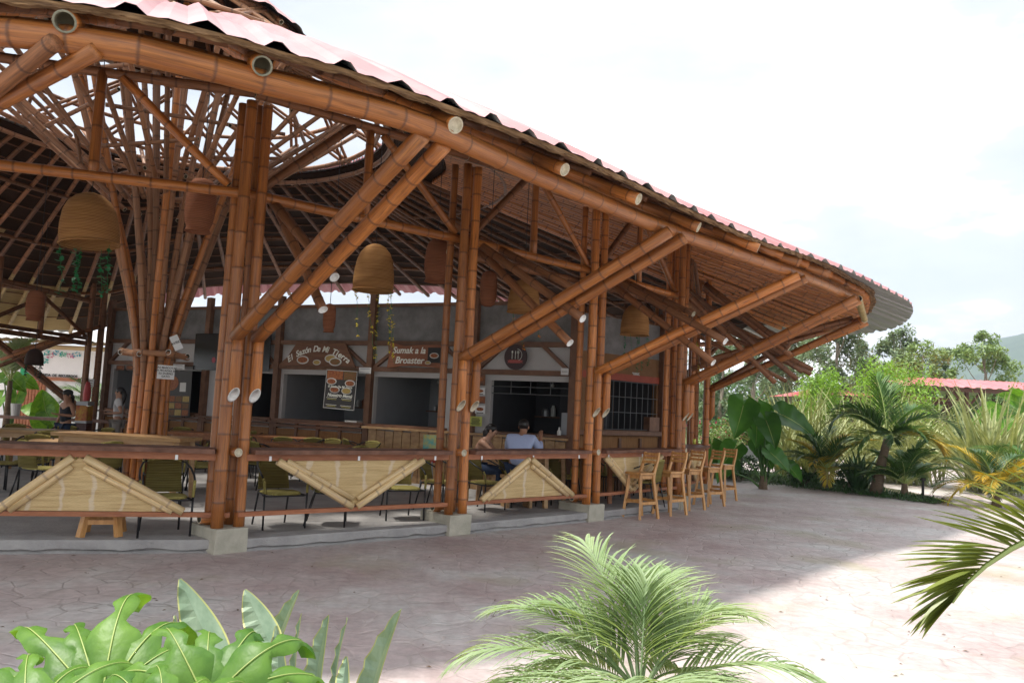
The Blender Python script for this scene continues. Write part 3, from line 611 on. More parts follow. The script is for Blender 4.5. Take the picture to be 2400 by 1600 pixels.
ROOFP = bpy.data.materials.new('roof_sheet_pink_back'); ROOFP.use_nodes = True; _roofmat(ROOFP, (0.52, 0.17, 0.19), (0.66, 0.30, 0.31), (0.50, 0.14, 0.17))
rs.build('roof_sheet', [ROOFM, ROOFP], pav)
MATF = mat('frayed_bamboo_edge', (0.09, 0.045, 0.02), 0.85, col2=(0.36, 0.22, 0.11), stretch=(1, 1, 9), vscale=5, bump=.5, bscale=8)
s_tipend = cumE[19]
def tipf(s): return max(0.0, min(1.0, (s - cumE[13]) / (cumE[15] - cumE[13]))) * max(0.0, min(1.0, (cumE[21] - s) / 2.0))
# split-bamboo mat under the sheet, a little shorter than it, several ragged layers at the edge
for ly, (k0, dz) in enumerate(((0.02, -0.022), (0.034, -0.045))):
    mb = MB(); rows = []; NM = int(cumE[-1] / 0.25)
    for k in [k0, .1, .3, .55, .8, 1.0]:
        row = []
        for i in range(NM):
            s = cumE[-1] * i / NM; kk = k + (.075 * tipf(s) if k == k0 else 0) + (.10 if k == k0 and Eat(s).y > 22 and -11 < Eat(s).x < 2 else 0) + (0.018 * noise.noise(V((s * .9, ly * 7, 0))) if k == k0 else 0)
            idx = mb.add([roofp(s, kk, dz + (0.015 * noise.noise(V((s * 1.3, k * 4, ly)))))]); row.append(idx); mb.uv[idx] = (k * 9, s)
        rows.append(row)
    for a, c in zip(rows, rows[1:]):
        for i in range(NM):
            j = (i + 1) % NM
            mb.face((a[i], a[j], c[j], c[i]), 1 if 24.0 > mb.v[a[i]].y > 15.0 and mb.v[a[i]].x < -12.75 else 0)  # beyond the left posts the mat takes the painted daylight tone
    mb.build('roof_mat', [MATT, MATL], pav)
# ragged fringe of split bamboo along the eave
for ly, (k0, z0, z1, mm) in enumerate(((.010, .012, -.030, MATF), (.018, -.022, -.055, MATF)    )):
    mb = MB(); NM = 900; prev = None
    for i in range(NM):
        s = s_tipend * i / NM; kk = k0 + .07 * tipf(s) + .006 * noise.noise(V((s * 1.3, ly, 0))) + .004 * noise.noise(V((s * 7, ly, 3)))
        a_ = mb.add([roofp(s, kk, z0), roofp(s, kk + .001, z1 + .022 * noise.noise(V((s * 5, ly, 7))) + .012 * noise.noise(V((s * 23, ly, 9)))), roofp(s, kk + .02, z1 + .005)]); 
        for q_, v_ in ((0, 0), (1, .3), (2, .6)): mb.uv[a_ + q_] = (s * 1.0, v_)
        if prev is not None: mb.face((prev, a_, a_ + 1, prev + 1)); mb.face((prev + 1, a_ + 1, a_ + 2, prev + 2))
        prev = a_
    mb.build('mat_fringe', mm, pav)
# big rafters whose hollow ends show under the eave
rend = [(-330, 20), (151, 51), (615, 155), (1068, 294), (1324, 398), (1497, 467), (1638, 533), (1778, 582), (1875, 617), (1944, 643)]
def s_of(p):
    best = min(range(0, 600), key=lambda i: (V((Eat(cumE[-1] * i / 600).x, Eat(cumE[-1] * i / 600).y, 0)) - V((p.x, p.y, 0))).length); return cumE[-1] * best / 600
for q, (px, py) in enumerate(rend):
    p = atZ(px, py, 4.18); o = Oat(p, 3.9, ZO - .10); d = (o - p)
    s = s_of(p)
    bam('rafter', [p, p.lerp(o, .5) + V((0, 0, -.02)), o], 0.075 if q < 4 else .068, pav, m=BAM, cut=CUTG if q < 3 else CUT, seg=16, bow=.004, taper=.85, ends=(1 if q < 3 else 2, 1), sp=.36)
# closely laid rafters at the tip of the roof and all round
s_tip0 = s_of(E[13]); s_tip1 = s_of(E[20])
s = s_tip0; 
while s < s_tip1 - 0.2:
    bam('rafter', [roofp(s, .045 + .05 * tipf(s), -.13), roofp(s, .9, -.13)], 0.062, pav, m=BAM, seg=12, ends=(1, 0), sp=.36, bow=.003); s += .37
s = s_tip1
while s < cumE[-1] - 0.6:
    tan = s > s_of(E[25]) and s < s_of(E[29])  # stretch of left overhang whose outer rafter ends get the lit tone
    if tan: bam('rafter', [roofp(s, .03, -.12), roofp(s, .36, -.12)], 0.05, pav, m=BAMT, seg=8, ends=(1, 0), sp=.4, bow=.003)
    bam('rafter', [roofp(s, .36 if tan else .03, -.12), roofp(s, .98, -.12)], 0.05, pav, m=BAMD, seg=8, ends=(1, 0), sp=.4, bow=.003); s += .85
s = 0.5
while s < s_tip0:
    bam('rafter', [roofp(s, .10, -.11), roofp(s, .98, -.11)], 0.042, pav, m=BAMD, seg=8, ends=(0, 0), sp=.4, bow=.003); s += .62
# purlin rings under the rafters
for k in (.30, .55, .8):
    P = [roofp(cumE[-1] * i / 40, k, -.2) for i in range(41)]
    for j in range(0, 40, 4): bam('purlin', P[j:j + 5], .045, pav, m=BAMD, bow=0, seg=8)
lt = MB()
for k in [.12 + .062 * j for j in range(14)]:
    P = [roofp(cumE[-1] * i / 90, k + .004 * noise.noise(V((i * .5, k * 9, 0))), -.075) for i in range(91)]; lt.tube(P, .016, 5, caps=False)
lt.build('roof_battens', BAMD, pav)['kind'] = 'stuff'
# rim of the oculus
for rr_, zz, nm in ((RO + .1, ZO - .18, 'oculus_ring'), (RO - .15, ZO + .02, 'oculus_ring')):
    P = [V((C0.x + rr_ * math.cos(a * math.pi / 12), C0.y + rr_ * math.sin(a * math.pi / 12), zz)) for a in range(25)]
    for j in range(0, 24, 3): bam(nm, P[j:j + 4], .05, pav, m=BAMR, bow=0, seg=8)
# lantern
RL, ZL = 1.95, 8.15
def cp(a, r, z): return V((C0.x + r * math.cos(a), C0.y + r * math.sin(a), z))
for k in range(16):
    for o_ in (0, .045):
        a = 2 * math.pi * k / 16 + o_
        bam('lattice_pole', [cp(a, RO + .35, ZO - .15), cp(a + .70, RL, ZL + .1)], .034, pav, m=BAMR, seg=8)
        bam('lattice_pole', [cp(a + .1, RO + .35, ZO - .15), cp(a - .62, RL, ZL + .1)], .034, pav, m=BAMR, seg=8)
for rr_, zz in ((RL + .05, ZL), (3.1, 7.35)):
    P = [cp(a * math.pi / 12, rr_, zz) for a in range(25)]
    for j in range(0, 24, 3): bam('oculus_ring', P[j:j + 4], .042, pav, m=BAMR, bow=0, seg=8)
lc = MB(); rows = []
for (r_, z_) in ((2.35, 8.06), (1.8, 8.5), (1.0, 9.25), (.1, 10.0)):
    row = []
    for i in range(160):
        a = 2 * math.pi * i / 160; h = .05 if (i % 8) < 3 else 0
        row.append(lc.add([cp(a, r_ * (1 + (.03 * noise.noise(V((i * .3, 0, 0))) if r_ > 2.1 else 0)), z_ + h * r_ / 2.9)]))
    rows.append(row)
for a, c in zip(rows, rows[1:]):
    for i in range(160): lc.face((a[i], a[(i + 1) % 160], c[(i + 1) % 160], c[i]))
lc.build('lantern_roof', ROOFM, pav)
lm = MB(); rows = []
for (r_, z_) in ((2.2, 8.12), (1.0, 9.17), (.1, 9.9)):
    row = []
    for i in range(60):
        j_ = lm.add([cp(2 * math.pi * i / 60, r_, z_)]); lm.uv[j_] = (r_ * 2, i * .3); row.append(j_)
    rows.append(row)
for a, c in zip(rows, rows[1:]):
    for i in range(60): lm.face((a[i], a[(i + 1) % 60], c[(i + 1) % 60], c[i]))
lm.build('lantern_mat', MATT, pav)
for k in range(12):
    a = 2 * math.pi * k / 12 + .1; bam('lantern_rafter', [cp(a, 2.25, 8.0), cp(a, .15, 9.75)], .045, pav, m=BAMD, seg=8)
# funnel column
for k in range(12):
    a = 2 * math.pi * k / 12 + .2; rb = .295 * U(.85, 1.05)
    bam('funnel_pole', [cp(a, rb, SL), cp(a + .05, rb * .86, 2.50)], .060, pav, m=BAM, seg=12, ends=(0, 0), sp=.36)
    bam('funnel_pole', [cp(a + .1, rb * .80, 1.9), cp(a + .12, .37, 2.9), cp(a + .2, .80, 4.5), cp(a + .25, 1.75 * U(.75, 1.25), 8.1)], .056, pav, m=BAM if k % 2 else BAMR, seg=12, sp=.34, bow=.004)
for k in range(7):
    a = 2 * math.pi * k / 7; bam('funnel_pole', [cp(a, .12, SL), cp(a, .2, 4), cp(a, .7, 8.4)], .053, pav, m=BAMR, seg=10, sp=.36, bow=.004)
for k in range(30):
    a = 2 * math.pi * k / 30 + .07; a2 = a + U(-.08, .08)
    bam('funnel_spoke', [cp(a, .80, 4.95 + .3 * (k % 2)), cp(a2, 3.25, 6.95 + .25 * (k % 2))], .043, pav, m=BAMR, seg=10, sp=.34, bow=.004)
for k in range(18):
    a = 2 * math.pi * k / 18 + U(-.1, .1); q_ = U(.9, 1.4)
    bam('funnel_tie', [cp(a, 1.5 + .5 * (k % 3), 5.6 + .45 * (k % 3)), cp(a + q_, 1.7 + .5 * (k % 3), 5.8 + .42 * (k % 3))], .036, pav, m=BAMR, seg=8)
for k in range(7):
    a = 2 * math.pi * k / 7; bam('funnel_ring', [cp(a, .98, 5.35 + .05 * (k % 2)), cp(a + 1.15, .98, 5.40 - .05 * (k % 2))], .042, pav, m=BAMR, seg=10)
q = MB(); 
for z_ in (2.42,):
    for a in (0, math.pi / 2):
        pass
for k in range(6):
    a = 2 * math.pi * k / 6 + .3; bam('funnel_ring', [cp(a, .53, 2.42 + .03 * (k % 2)), cp(a + 1.25, .53, 2.42 - .03 * (k % 2))], .05, pav, m=BAMR, cut=WHITEC, seg=12)

# ------------------------------------------------ counters with woven triangles
def bay(i, kind, u0, u1, u2, panel=True):
    a = cl[i] + (n1 if i in (1, 2, 3) else TN[i][1]) * 0.12; c = cl[i + 1] + (n1 if i + 1 in (1, 2, 3) else TN[i + 1][1]) * 0.12
    t = nrm(c - a); nn = V((t.y, -t.x, 0)); Lb = (c - a).length; a = a + t * .2; c = c - t * .2; Lb -= .4
    def P(u, z, o=0): return a + t * (u * Lb) + nn * o + V((0, 0, z))
    top = MB(); n_ = 24; A_ = []
    for k in range(n_ + 1):
        u = -0.0 + k / n_; w0 = .04 + .02 * noise.noise(V((u * 5, i, 0))); zt = 1.16 + .008 * noise.noise(V((u * 4, i, 3)))
        A_.append(top.add([P(u, zt, .10 + w0), P(u, zt, -.36), P(u, zt - .05, -.36), P(u, zt - .052, .085 + w0)]))
    for p, q_ in zip(A_, A_[1:]):
        for e in range(4): top.face((p + e, p + (e + 1) % 4, q_ + (e + 1) % 4, q_ + e))
    for p, fl in ((A_[0], 1), (A_[-1], 0)): top.face([p + e for e in range(4)][::-1] if fl else [p + e for e in range(4)])
    o = top.build('counter_top', WOODD, pav)
    bm_ = MB(); bm_.beam(P(-.02, 1.067), P(1.02, 1.067), .05, .075); bm_.build('counter_beam', WOODR, pav)
    rl = MB(); rl.beam(P(-.04, .42), P(1.04, .42), .075, .05); rl.build('foot_rail', WOODR, pav)
    br = MB()
    for u in (.08, .5, .92): br.box(P(u, 1.055, .03), (.03, .006, .055), rot=math.atan2(t.y, t.x)); 
    br.build('steel_bracket', STEEL, pav)
    zt, zb = 1.025, .45
    if u0 > 5:
        uu = lambda x, y: ((atP(x, y, a, c) - a).dot(t)) / Lb
        yy = {0: (1215, 1208, 1068), 1: (1075, 1078, 1192), 2: (1178, 1165, 1075), 3: (1085, 1080, 1145)}[i]; u0, u1, u2 = uu(u0, yy[0]), uu(u1, yy[1]), uu(u2, yy[2])
    if kind == 'up': A1, A2, A3 = (u0, zb), (u1, zb), (u2, zt)
    else: A1, A2, A3 = (u0, zt), (u1, zt), (u2, zb)
    pm = MB(); pm.prism([P(A1[0], A1[1], .0), P(A2[0], A2[1], .0), P(A3[0], A3[1], .0)], nn * -.015)
    pn = pm.build('woven_panel', STRAW, pav)
    for (s_, e_) in ((A1, A3), (A2, A3)):
        for kk, (off, rr_) in enumerate(((.03, .048), (.022, .038))):
            sx = 1 if (A3[0] - s_[0]) > 0 else -1
            du = sx * .085 / Lb * 1.35 * kk - sx * .01
            p0 = P(s_[0] + du * (1 if kind == 'up' else 1), s_[1] + (0.0), off); p1 = P(A3[0] + (du - sx * .02 if False else -sx * .012 + (0 if kk == 0 else 0)), A3[1] - (0.10 * kk * (1 if kind == 'up' else -1)), off)
            bam('panel_frame', [p0, p1], rr_, pav, m=BAMP, cut=BAMP, seg=12, bow=0, sp=.38, ends=(0, 0))
bay(0, 'up', 5.1, 418, 187); bay(1, 'down', 655, 985, 828); bay(2, 'up', 1128, 1335, 1240); bay(3, 'down', 1418, 1545, 1478); bay(4, 'down', .2, .8, .5)
# ================================================================ row of food stalls (the rear wall)
WA = V((-10.5, 20.6, 0)); WB = V((1.15, 15.15, 0))
wd = nrm(WB - WA); wn = V((wd.y, -wd.x, 0)); WL = (WB - WA).length; WANG = math.atan2(wd.y, wd.x)
def wp(u, z, o=0.0): return WA + wd * u + wn * o + V((0, 0, z))
def uz(px, py):
    p = atP(px, py, WA, WB); return (p - WA).dot(wd), p.z
stall = thing('food_stall_row', 'long rendered wall of food stalls with dark serving hatches and timber framing', 'food stalls', (WA.x, WA.y, 0))
def wbox(mb, u0, u1, z0, z1, o0, o1, m=0):
    p = [wp(u, z, o) for u in (u0, u1) for o in (o0, o1) for z in (z0, z1)]; n = mb.add(p)
    for f in ((0, 1, 3, 2), (4, 6, 7, 5), (0, 4, 5, 1), (2, 3, 7, 6), (0, 2, 6, 4), (1, 5, 7, 3)): mb.face([n + i for i in f], m)
ux = lambda px, py=930: uz(px, py)[0]
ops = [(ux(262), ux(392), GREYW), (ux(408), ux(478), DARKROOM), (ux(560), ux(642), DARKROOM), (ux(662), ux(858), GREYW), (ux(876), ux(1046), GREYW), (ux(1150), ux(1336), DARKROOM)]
ZS, ZO_, ZLB, ZUB, ZWT = 1.27, 2.34, 2.50, 3.06, 3.86
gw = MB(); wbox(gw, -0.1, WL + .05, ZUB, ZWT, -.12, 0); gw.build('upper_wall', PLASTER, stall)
ww = MB(); wbox(ww, -0.1, WL, ZO_, ZUB, -.12, 0); prev = -0.1
for a, c, _ in ops:
    wbox(ww, prev, a, ZS, ZO_ - .0005, -.12, 0); prev = c
wbox(ww, prev, WL, ZS, ZO_ - .0005, -.12, 0); ww.build('white_wall', WHITE, stall)
lw = MB(); wbox(lw, -.1, WL, 0, ZS - .002, -.12, -.0); lw.build('low_wall', WHITE, stall)
# rooms behind the hatches
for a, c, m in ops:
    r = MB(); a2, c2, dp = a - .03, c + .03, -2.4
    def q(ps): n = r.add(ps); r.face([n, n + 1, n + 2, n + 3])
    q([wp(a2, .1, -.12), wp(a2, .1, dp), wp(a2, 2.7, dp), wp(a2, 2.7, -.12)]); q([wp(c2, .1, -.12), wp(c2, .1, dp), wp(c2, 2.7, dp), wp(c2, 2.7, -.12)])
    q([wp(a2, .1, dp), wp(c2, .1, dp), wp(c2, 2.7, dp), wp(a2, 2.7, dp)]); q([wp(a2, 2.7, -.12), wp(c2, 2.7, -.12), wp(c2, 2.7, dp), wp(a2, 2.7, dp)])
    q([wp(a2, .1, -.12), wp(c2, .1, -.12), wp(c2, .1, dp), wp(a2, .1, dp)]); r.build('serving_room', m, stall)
    b = MB(); wbox(b, a - .06, c + .06, ZS, ZS + .05, -.35, .16); b.build('serving_sill', WOODS, stall)
# timber frame
tu = [ux(250), ux(400), ux(482), ux(650), ux(868), ux(1110), ux(1345)]
for u in tu:
    b = MB(); wbox(b, u - .07, u + .07, SL, ZWT + .28, .003, .13); b.build('wall_post', WOODS, stall)
for z in (ZLB, ZUB):
    b = MB(); wbox(b, 0, WL, z - .05, z + .05, .002, .10); b.build('wall_beam', WOODS, stall)
b = MB(); wbox(b, 0, WL, ZWT - .002, ZWT + .07, -.10, .06); b.build('wall_beam', WOODS, stall)
for u0, u1 in zip(tu, tu[1:]):
    L_ = u1 - u0
    if L_ < 1.3: continue
    for s_, e_ in ((u0 + .08, u0 + L_ * .30), (u1 - .08, u1 - L_ * .30)):
        b = MB(); b.beam(wp(s_, ZLB + .03, .045), wp(e_, ZUB - .03, .045), .07, .085, upv=wn); b.build('wall_brace', WOODS, stall)
# counters under the hatches
DIAM = striped('split_cane_counter', (0.16, 0.075, 0.03), (0.34, 0.18, 0.08), 12, 'X', dist=1.0)
for k, (u0, u1) in enumerate(zip(tu, tu[1:])):
    if u1 - u0 < .8: continue
    b = MB(); n_ = max(2, int((u1 - u0) / (.62 if k < 4 else .22)))
    for j in range(n_):
        a = u0 + .08 + (u1 - u0 - .16) * j / n_; c = u0 + .08 + (u1 - u0 - .16) * (j + 1) / n_
        if k < 4:
            wbox(b, a + .04, c - .04, .25, 1.1, .06, .085, 1); wbox(b, a - .03, a + .04, SL, 1.22, .06, .12, 0)
            m_ = (a + c) / 2; zc = .78
            for dx, dz, ex, ez in ((-.2, -.15, 0, .12), (.2, -.15, 0, .12), (-.13, -.22, 0, .0), (.13, -.22, 0, .0)):
                b.beam(wp(m_ + dx, zc + dz, .095), wp(m_ + ex, zc + ez, .095), .018, .03, m=0, upv=wn)
        else:
            z_ = 1.20 + U(-.02, .02); wbox(b, a + .008, c - .008, SL, z_, .08 + U(-.01, .01), .12, 2)
    wbox(b, u0 + .08, u1 - .08, 1.13, 1.20, .05, .14, 0) if k < 4 else None
    b.build('counter_front', [WOODS, DIAM, WOODT], stall)
    b = MB(); wbox(b, u0 + .03, u1 - .03, 1.225, 1.268, .0, .30); b.build('counter_shelf', WOODT if k >= 4 else WOODS, stall)
# steel bars at the top of the last hatch
b = MB(); a, c = ops[5][0], ops[5][1]
for z in (2.22, 2.08): b.tube([wp(a, z, -.04), wp(c, z, -.04)], .009, 6)
for j in range(1, 4): b.tube([wp(a + (c - a) * j / 4, 2.08, -.04), wp(a + (c - a) * j / 4, 2.34, -.04)], .008, 6)
b.build('window_bars', BARM, stall)
# corner kiosk with barred window
KA = V((1.25, 15.35, 0)); KB = V((3.35, 17.35, 0)); kd = nrm(KB - KA); kn = V((kd.y, -kd.x, 0)); KLn = (KB - KA).length
kiosk = thing('corner_kiosk', 'ochre and brown corner kiosk with a barred window behind the bar stools', 'kiosk', (KA.x, KA.y, 0))
def kp(u, z, o=0): return KA + kd * u + kn * o + V((0, 0, z))
def kbox(mb, u0, u1, z0, z1, o0, o1, m=0):
    p = [kp(u, z, o) for u in (u0, u1) for o in (o0, o1) for z in (z0, z1)]; n = mb.add(p)
    for f in ((0, 1, 3, 2), (4, 6, 7, 5), (0, 4, 5, 1), (2, 3, 7, 6), (0, 2, 6, 4), (1, 5, 7, 3)): mb.face([n + i for i in f], m)
def kuz(px, py): p = atP(px, py, KA, KB); return (p - KA).dot(kd), p.z
OCH = mat('ochre_brown_wall', (0.16, 0.075, 0.025), 0.8, col2=(0.22, 0.11, 0.04)); REDB = mat('red_band', (0.26, 0.045, 0.025), 0.7, col2=(0.36, 0.07, 0.035))
ku0, kz1 = kuz(1418, 888); ku1, kz0 = kuz(1536, 1010)
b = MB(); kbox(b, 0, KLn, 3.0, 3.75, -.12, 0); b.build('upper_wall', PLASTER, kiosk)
b = MB(); kbox(b, 0, KLn, kz1 + .14, 3.0, -.12, .004); b.build('brown_wall', OCH, kiosk)
b = MB(); kbox(b, .1, KLn - .1, kz1, kz1 + .14, -.10, .02); b.build('red_band', REDB, kiosk)
b = MB(); kbox(b, 0, ku0, kz0, kz1, -.12, 0); kbox(b, ku1, KLn, kz0, kz1, -.12, 0); kbox(b, 0, KLn, 0, kz0, -.12, 0); b.build('low_wall', OCH, kiosk)
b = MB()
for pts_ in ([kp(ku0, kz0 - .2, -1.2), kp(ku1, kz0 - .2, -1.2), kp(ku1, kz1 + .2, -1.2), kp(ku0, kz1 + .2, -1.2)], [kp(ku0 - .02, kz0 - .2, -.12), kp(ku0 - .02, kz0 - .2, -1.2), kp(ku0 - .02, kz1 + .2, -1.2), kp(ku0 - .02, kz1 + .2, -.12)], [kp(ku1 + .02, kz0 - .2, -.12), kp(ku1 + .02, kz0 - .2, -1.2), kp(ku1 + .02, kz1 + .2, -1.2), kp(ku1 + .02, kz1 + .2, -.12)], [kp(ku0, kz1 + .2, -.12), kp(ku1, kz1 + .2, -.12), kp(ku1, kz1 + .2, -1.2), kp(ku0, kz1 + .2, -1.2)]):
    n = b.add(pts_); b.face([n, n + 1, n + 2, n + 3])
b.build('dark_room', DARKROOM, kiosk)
b = MB()
for j in range(9): u = ku0 + (ku1 - ku0) * (j + .3) / 9; b.tube([kp(u, kz0, .02), kp(u, kz1, .02)], .008, 6)
for z in (kz0 + .02, kz0 + (kz1 - kz0) * .36, kz0 + (kz1 - kz0) * .67, kz1 - .02): b.tube([kp(ku0, z, .03), kp(ku1, z, .03)], .008, 6)
b.build('window_bars', BARM, kiosk)
b = MB(); kbox(b, 0, KLn, kz0 - .1, kz0 - .01, .0, .15); b.build('sill', WOODS, kiosk)
b = MB(); kbox(b, .02, KLn, .2, kz0 - .12, .004, .04, 0)
for j in range(5): kbox(b, KLn * j / 4.2, KLn * j / 4.2 + .07, SL, kz0 - .16, .04, .08, 1)
b.build('cane_front', [DIAM, WOODS], kiosk)
for q_ in ((KLn - .12, KLn, SL, 3.9, .0, .12), (0, .1, SL, 3.9, .0, .12), (.55, .62, 3.0, 3.75, .003, .06)): b = MB(); kbox(b, *q_); b.build('wall_post', WOODS, kiosk)
b = MB(); kbox(b, KLn, KLn + .12, 0, 3.75, -1.9, -.12); b.build('side_wall', OCH, kiosk)
b = MB(); kbox(b, ku1 - .35, ku1, kz0 + .0, kz0 + .3, -.06, .1); b.build('menu_holder', WOODS, kiosk)
tk = MB(); add_text(tk, '2895', .13, Matrix.Translation(kp(kuz(1490, 858)[0], 2.62, .012)) @ Matrix(((kd.x, 0, kn.x, 0), (kd.y, 0, kn.y, 0), (0, 1, 0, 0), (0, 0, 0, 1))))
tk.build('painted_number', mat('sign_white', (0.7, 0.7, 0.68), 0.7), kiosk)
# ---------------------------------------------------------------- signs
SGW = mat('lettering_white', (0.78, 0.80, 0.74), 0.7, var=.03); SGY = mat('lettering_yellow', (0.6, 0.55, 0.12), 0.7); SGB = mat('lettering_black', (0.02, 0.02, 0.02), 0.7)
PAPER = mat('printed_paper', (0.70, 0.71, 0.72), 0.75, var=.04); POSTER = mat('black_poster', (0.025, 0.022, 0.022), 0.5, var=.2)
SGNW = mat('sign_brown_wood', (0.11, 0.045, 0.022), 0.6, col2=(0.20, 0.085, 0.04), stretch=(1, 1, 9), vscale=3)
SGNR = mat('sign_red_wood', (0.20, 0.065, 0.03), 0.6, col2=(0.30, 0.12, 0.06), stretch=(1, 1, 9), vscale=3)
FRED = mat('food_red', (0.16, 0.02, 0.01), 0.6, col2=(0.42, 0.16, 0.04), vscale=30); FCRM = mat('food_cream', (0.35, 0.2, 0.06), 0.6, col2=(0.5, 0.4, 0.12), vscale=30); FGRN = mat('food_mixed', (0.06, 0.09, 0.02), 0.6, col2=(0.3, 0.08, 0.03), vscale=35); PLW = mat('plate_white', (0.6, 0.6, 0.58), .5)
def wm(u, z, o, rot=0.0):
    mt = Matrix(((wd.x, 0, wn.x, 0), (wd.y, 0, wn.y, 0), (0, 1, 0, 0), (0, 0, 0, 1))); mt.translation = wp(u, z, o)
    return mt @ Matrix.Rotation(rot, 4, 'Z')
def disc(mb, mt, x, y, rx, ry, d=.006, m=0, seg=20):
    mb.prism([mt @ V((x + rx * math.cos(2 * math.pi * k / seg), y + ry * math.sin(2 * math.pi * k / seg), 0)) for k in range(seg)], (mt.to_3x3() @ V((0, 0, d))), m)
def plate(mb, mt, x, y, r, m, o=.0):
    m2 = mt @ Matrix.Translation((0, 0, o)); disc(mb, m2, x, y, r, r * .55, .006, 3); disc(mb, m2 @ Matrix.Translation((0, 0, .007)), x, y, r * .8, r * .4, .006, m)
# sign 1
u, z = uz(757, 835); mt = wm(u, 2.78, .14)
sg = MB(); wS = (ux(838, 835) - ux(690, 835)) / 2; Hs = .26
sg.prism([mt @ V(p + (0,)) for p in ((-wS * 1.16, -Hs), (wS * 1.16, -Hs), (wS * .82, Hs), (-wS * .72, Hs))], wn * .03, 0); sg.build  # board
s1 = sg.build('shop_sign', SGNW); tag(s1, 'brown wooden stall sign with arched white script El Sazón De Mi Tierra', 'sign'); s1_root = s1
tx = MB(); word = 'El Sazón De Mi Tierra'; nl = len(word); Rr = wS * 1.7
for k, ch in enumerate(word):
    if ch == ' ': continue
    a = (k - (nl - 1) / 2) / nl * 1.22; add_text(tx, ch, .185, mt @ Matrix.Translation((Rr * math.sin(a), Rr * (math.cos(a) - 1) + .13, .033)) @ Matrix.Rotation(-a, 4, 'Z'), depth=.003, shear=.25, bold=.004)
tx.build('lettering', SGW, s1)
fd = MB(); plate(fd, mt, -.42, -.12, .17, 0, .034); plate(fd, mt, -.02, -.17, .11, 1, .034); plate(fd, mt, .36, -.08, .17, 1, .034); plate(fd, mt, .50, -.15, .17, 2, .05); fd.build('painted_dishes', [FRED, FCRM, FGRN, PLW], s1)
# sign 2
u0, u1 = ux(922, 838), ux(1030, 838); um = (u0 + u1) / 2 + .08; mt = wm(um, 2.80, .14); hw = (u1 - u0) / 2 + .12; sg = MB()
sg.prism([mt @ V(p + (0,)) for p in ((-hw, -.28), (-hw * .5, -.23), (0, -.22), (hw, -.26), (hw * 1.05, .22), (hw * .4, .23), (-hw * .4, .2), (-hw * 1.02, .29), (-hw * .94, .02))], wn * .03)
s2 = sg.build('shop_sign', SGNR); tag(s2, 'reddish plank sign reading Sumak a la Broaster with a food picture', 'sign')
tx = MB(); add_text(tx, 'Sumak a la', .19, mt @ Matrix.Translation((-.16, .10, .033)), shear=.25, bold=.004); add_text(tx, 'Broaster', .20, mt @ Matrix.Translation((-.14, -.11, .033)), shear=.25, bold=.004); tx.build('lettering', SGW, s2)
fd = MB(); fd.prism([mt @ V(p) for p in ((hw * .45, -.15, .034), (hw * .97, -.15, .034), (hw * .97, .17, .034), (hw * .45, .17, .034))], wn * .004, 1); plate(fd, mt, hw * .68, .0, .11, 0, .04); plate(fd, mt, hw * .48, -.15, .07, 2, .05); fd.build('food_picture', [FRED, SGB, FCRM, PLW], s2)
# round sign
u, z = uz(1217, 835); mt = wm(u, 2.80, .15); sg = MB(); disc(sg, mt, 0, 0, .245, .25, .03, 0, 36); s3 = sg.build('round_sign', mat('dark_maroon_disc', (0.035, 0.012, 0.014), .5)); tag(s3, 'round dark sign with spoon, knife and fork emblem over a small ribbon', 'sign')
em = MB()
for x in (-.07, 0, .06): em.tube([mt @ V((x, -.04, .036)), mt @ V((x, .07, .036))], .005, 6)
disc(em, mt, -.07, .10, .016, .026, .036, 0, 12); disc(em, mt, 0, .085, .008, .04, .036, 0, 10)
for x in (.045, .06, .075): em.tube([mt @ V((x, .07, .036)), mt @ V((x, .12, .036))], .004, 6)
em.tube([mt @ V((.02 + .12 * math.cos(a), .04 + .12 * math.sin(a), .036)) for a in [i * .25 - 1.1 for i in range(11)]], .004, 6); em.build('cutlery_emblem', SGW, s3)
rb = MB(); rb.prism([mt @ V(p + (.031,)) for p in ((-.17, -.13), (-.12, -.10), (-.12, -.12), (.12, -.12), (.12, -.10), (.17, -.13), (.15, -.095), (.17, -.065), (.13, -.07), (.13, -.055), (-.13, -.055), (-.13, -.07), (-.17, -.065), (-.15, -.095))], wn * .006); rb.build('ribbon', mat('ribbon_red', (0.35, 0.07, 0.06), .6), s3)
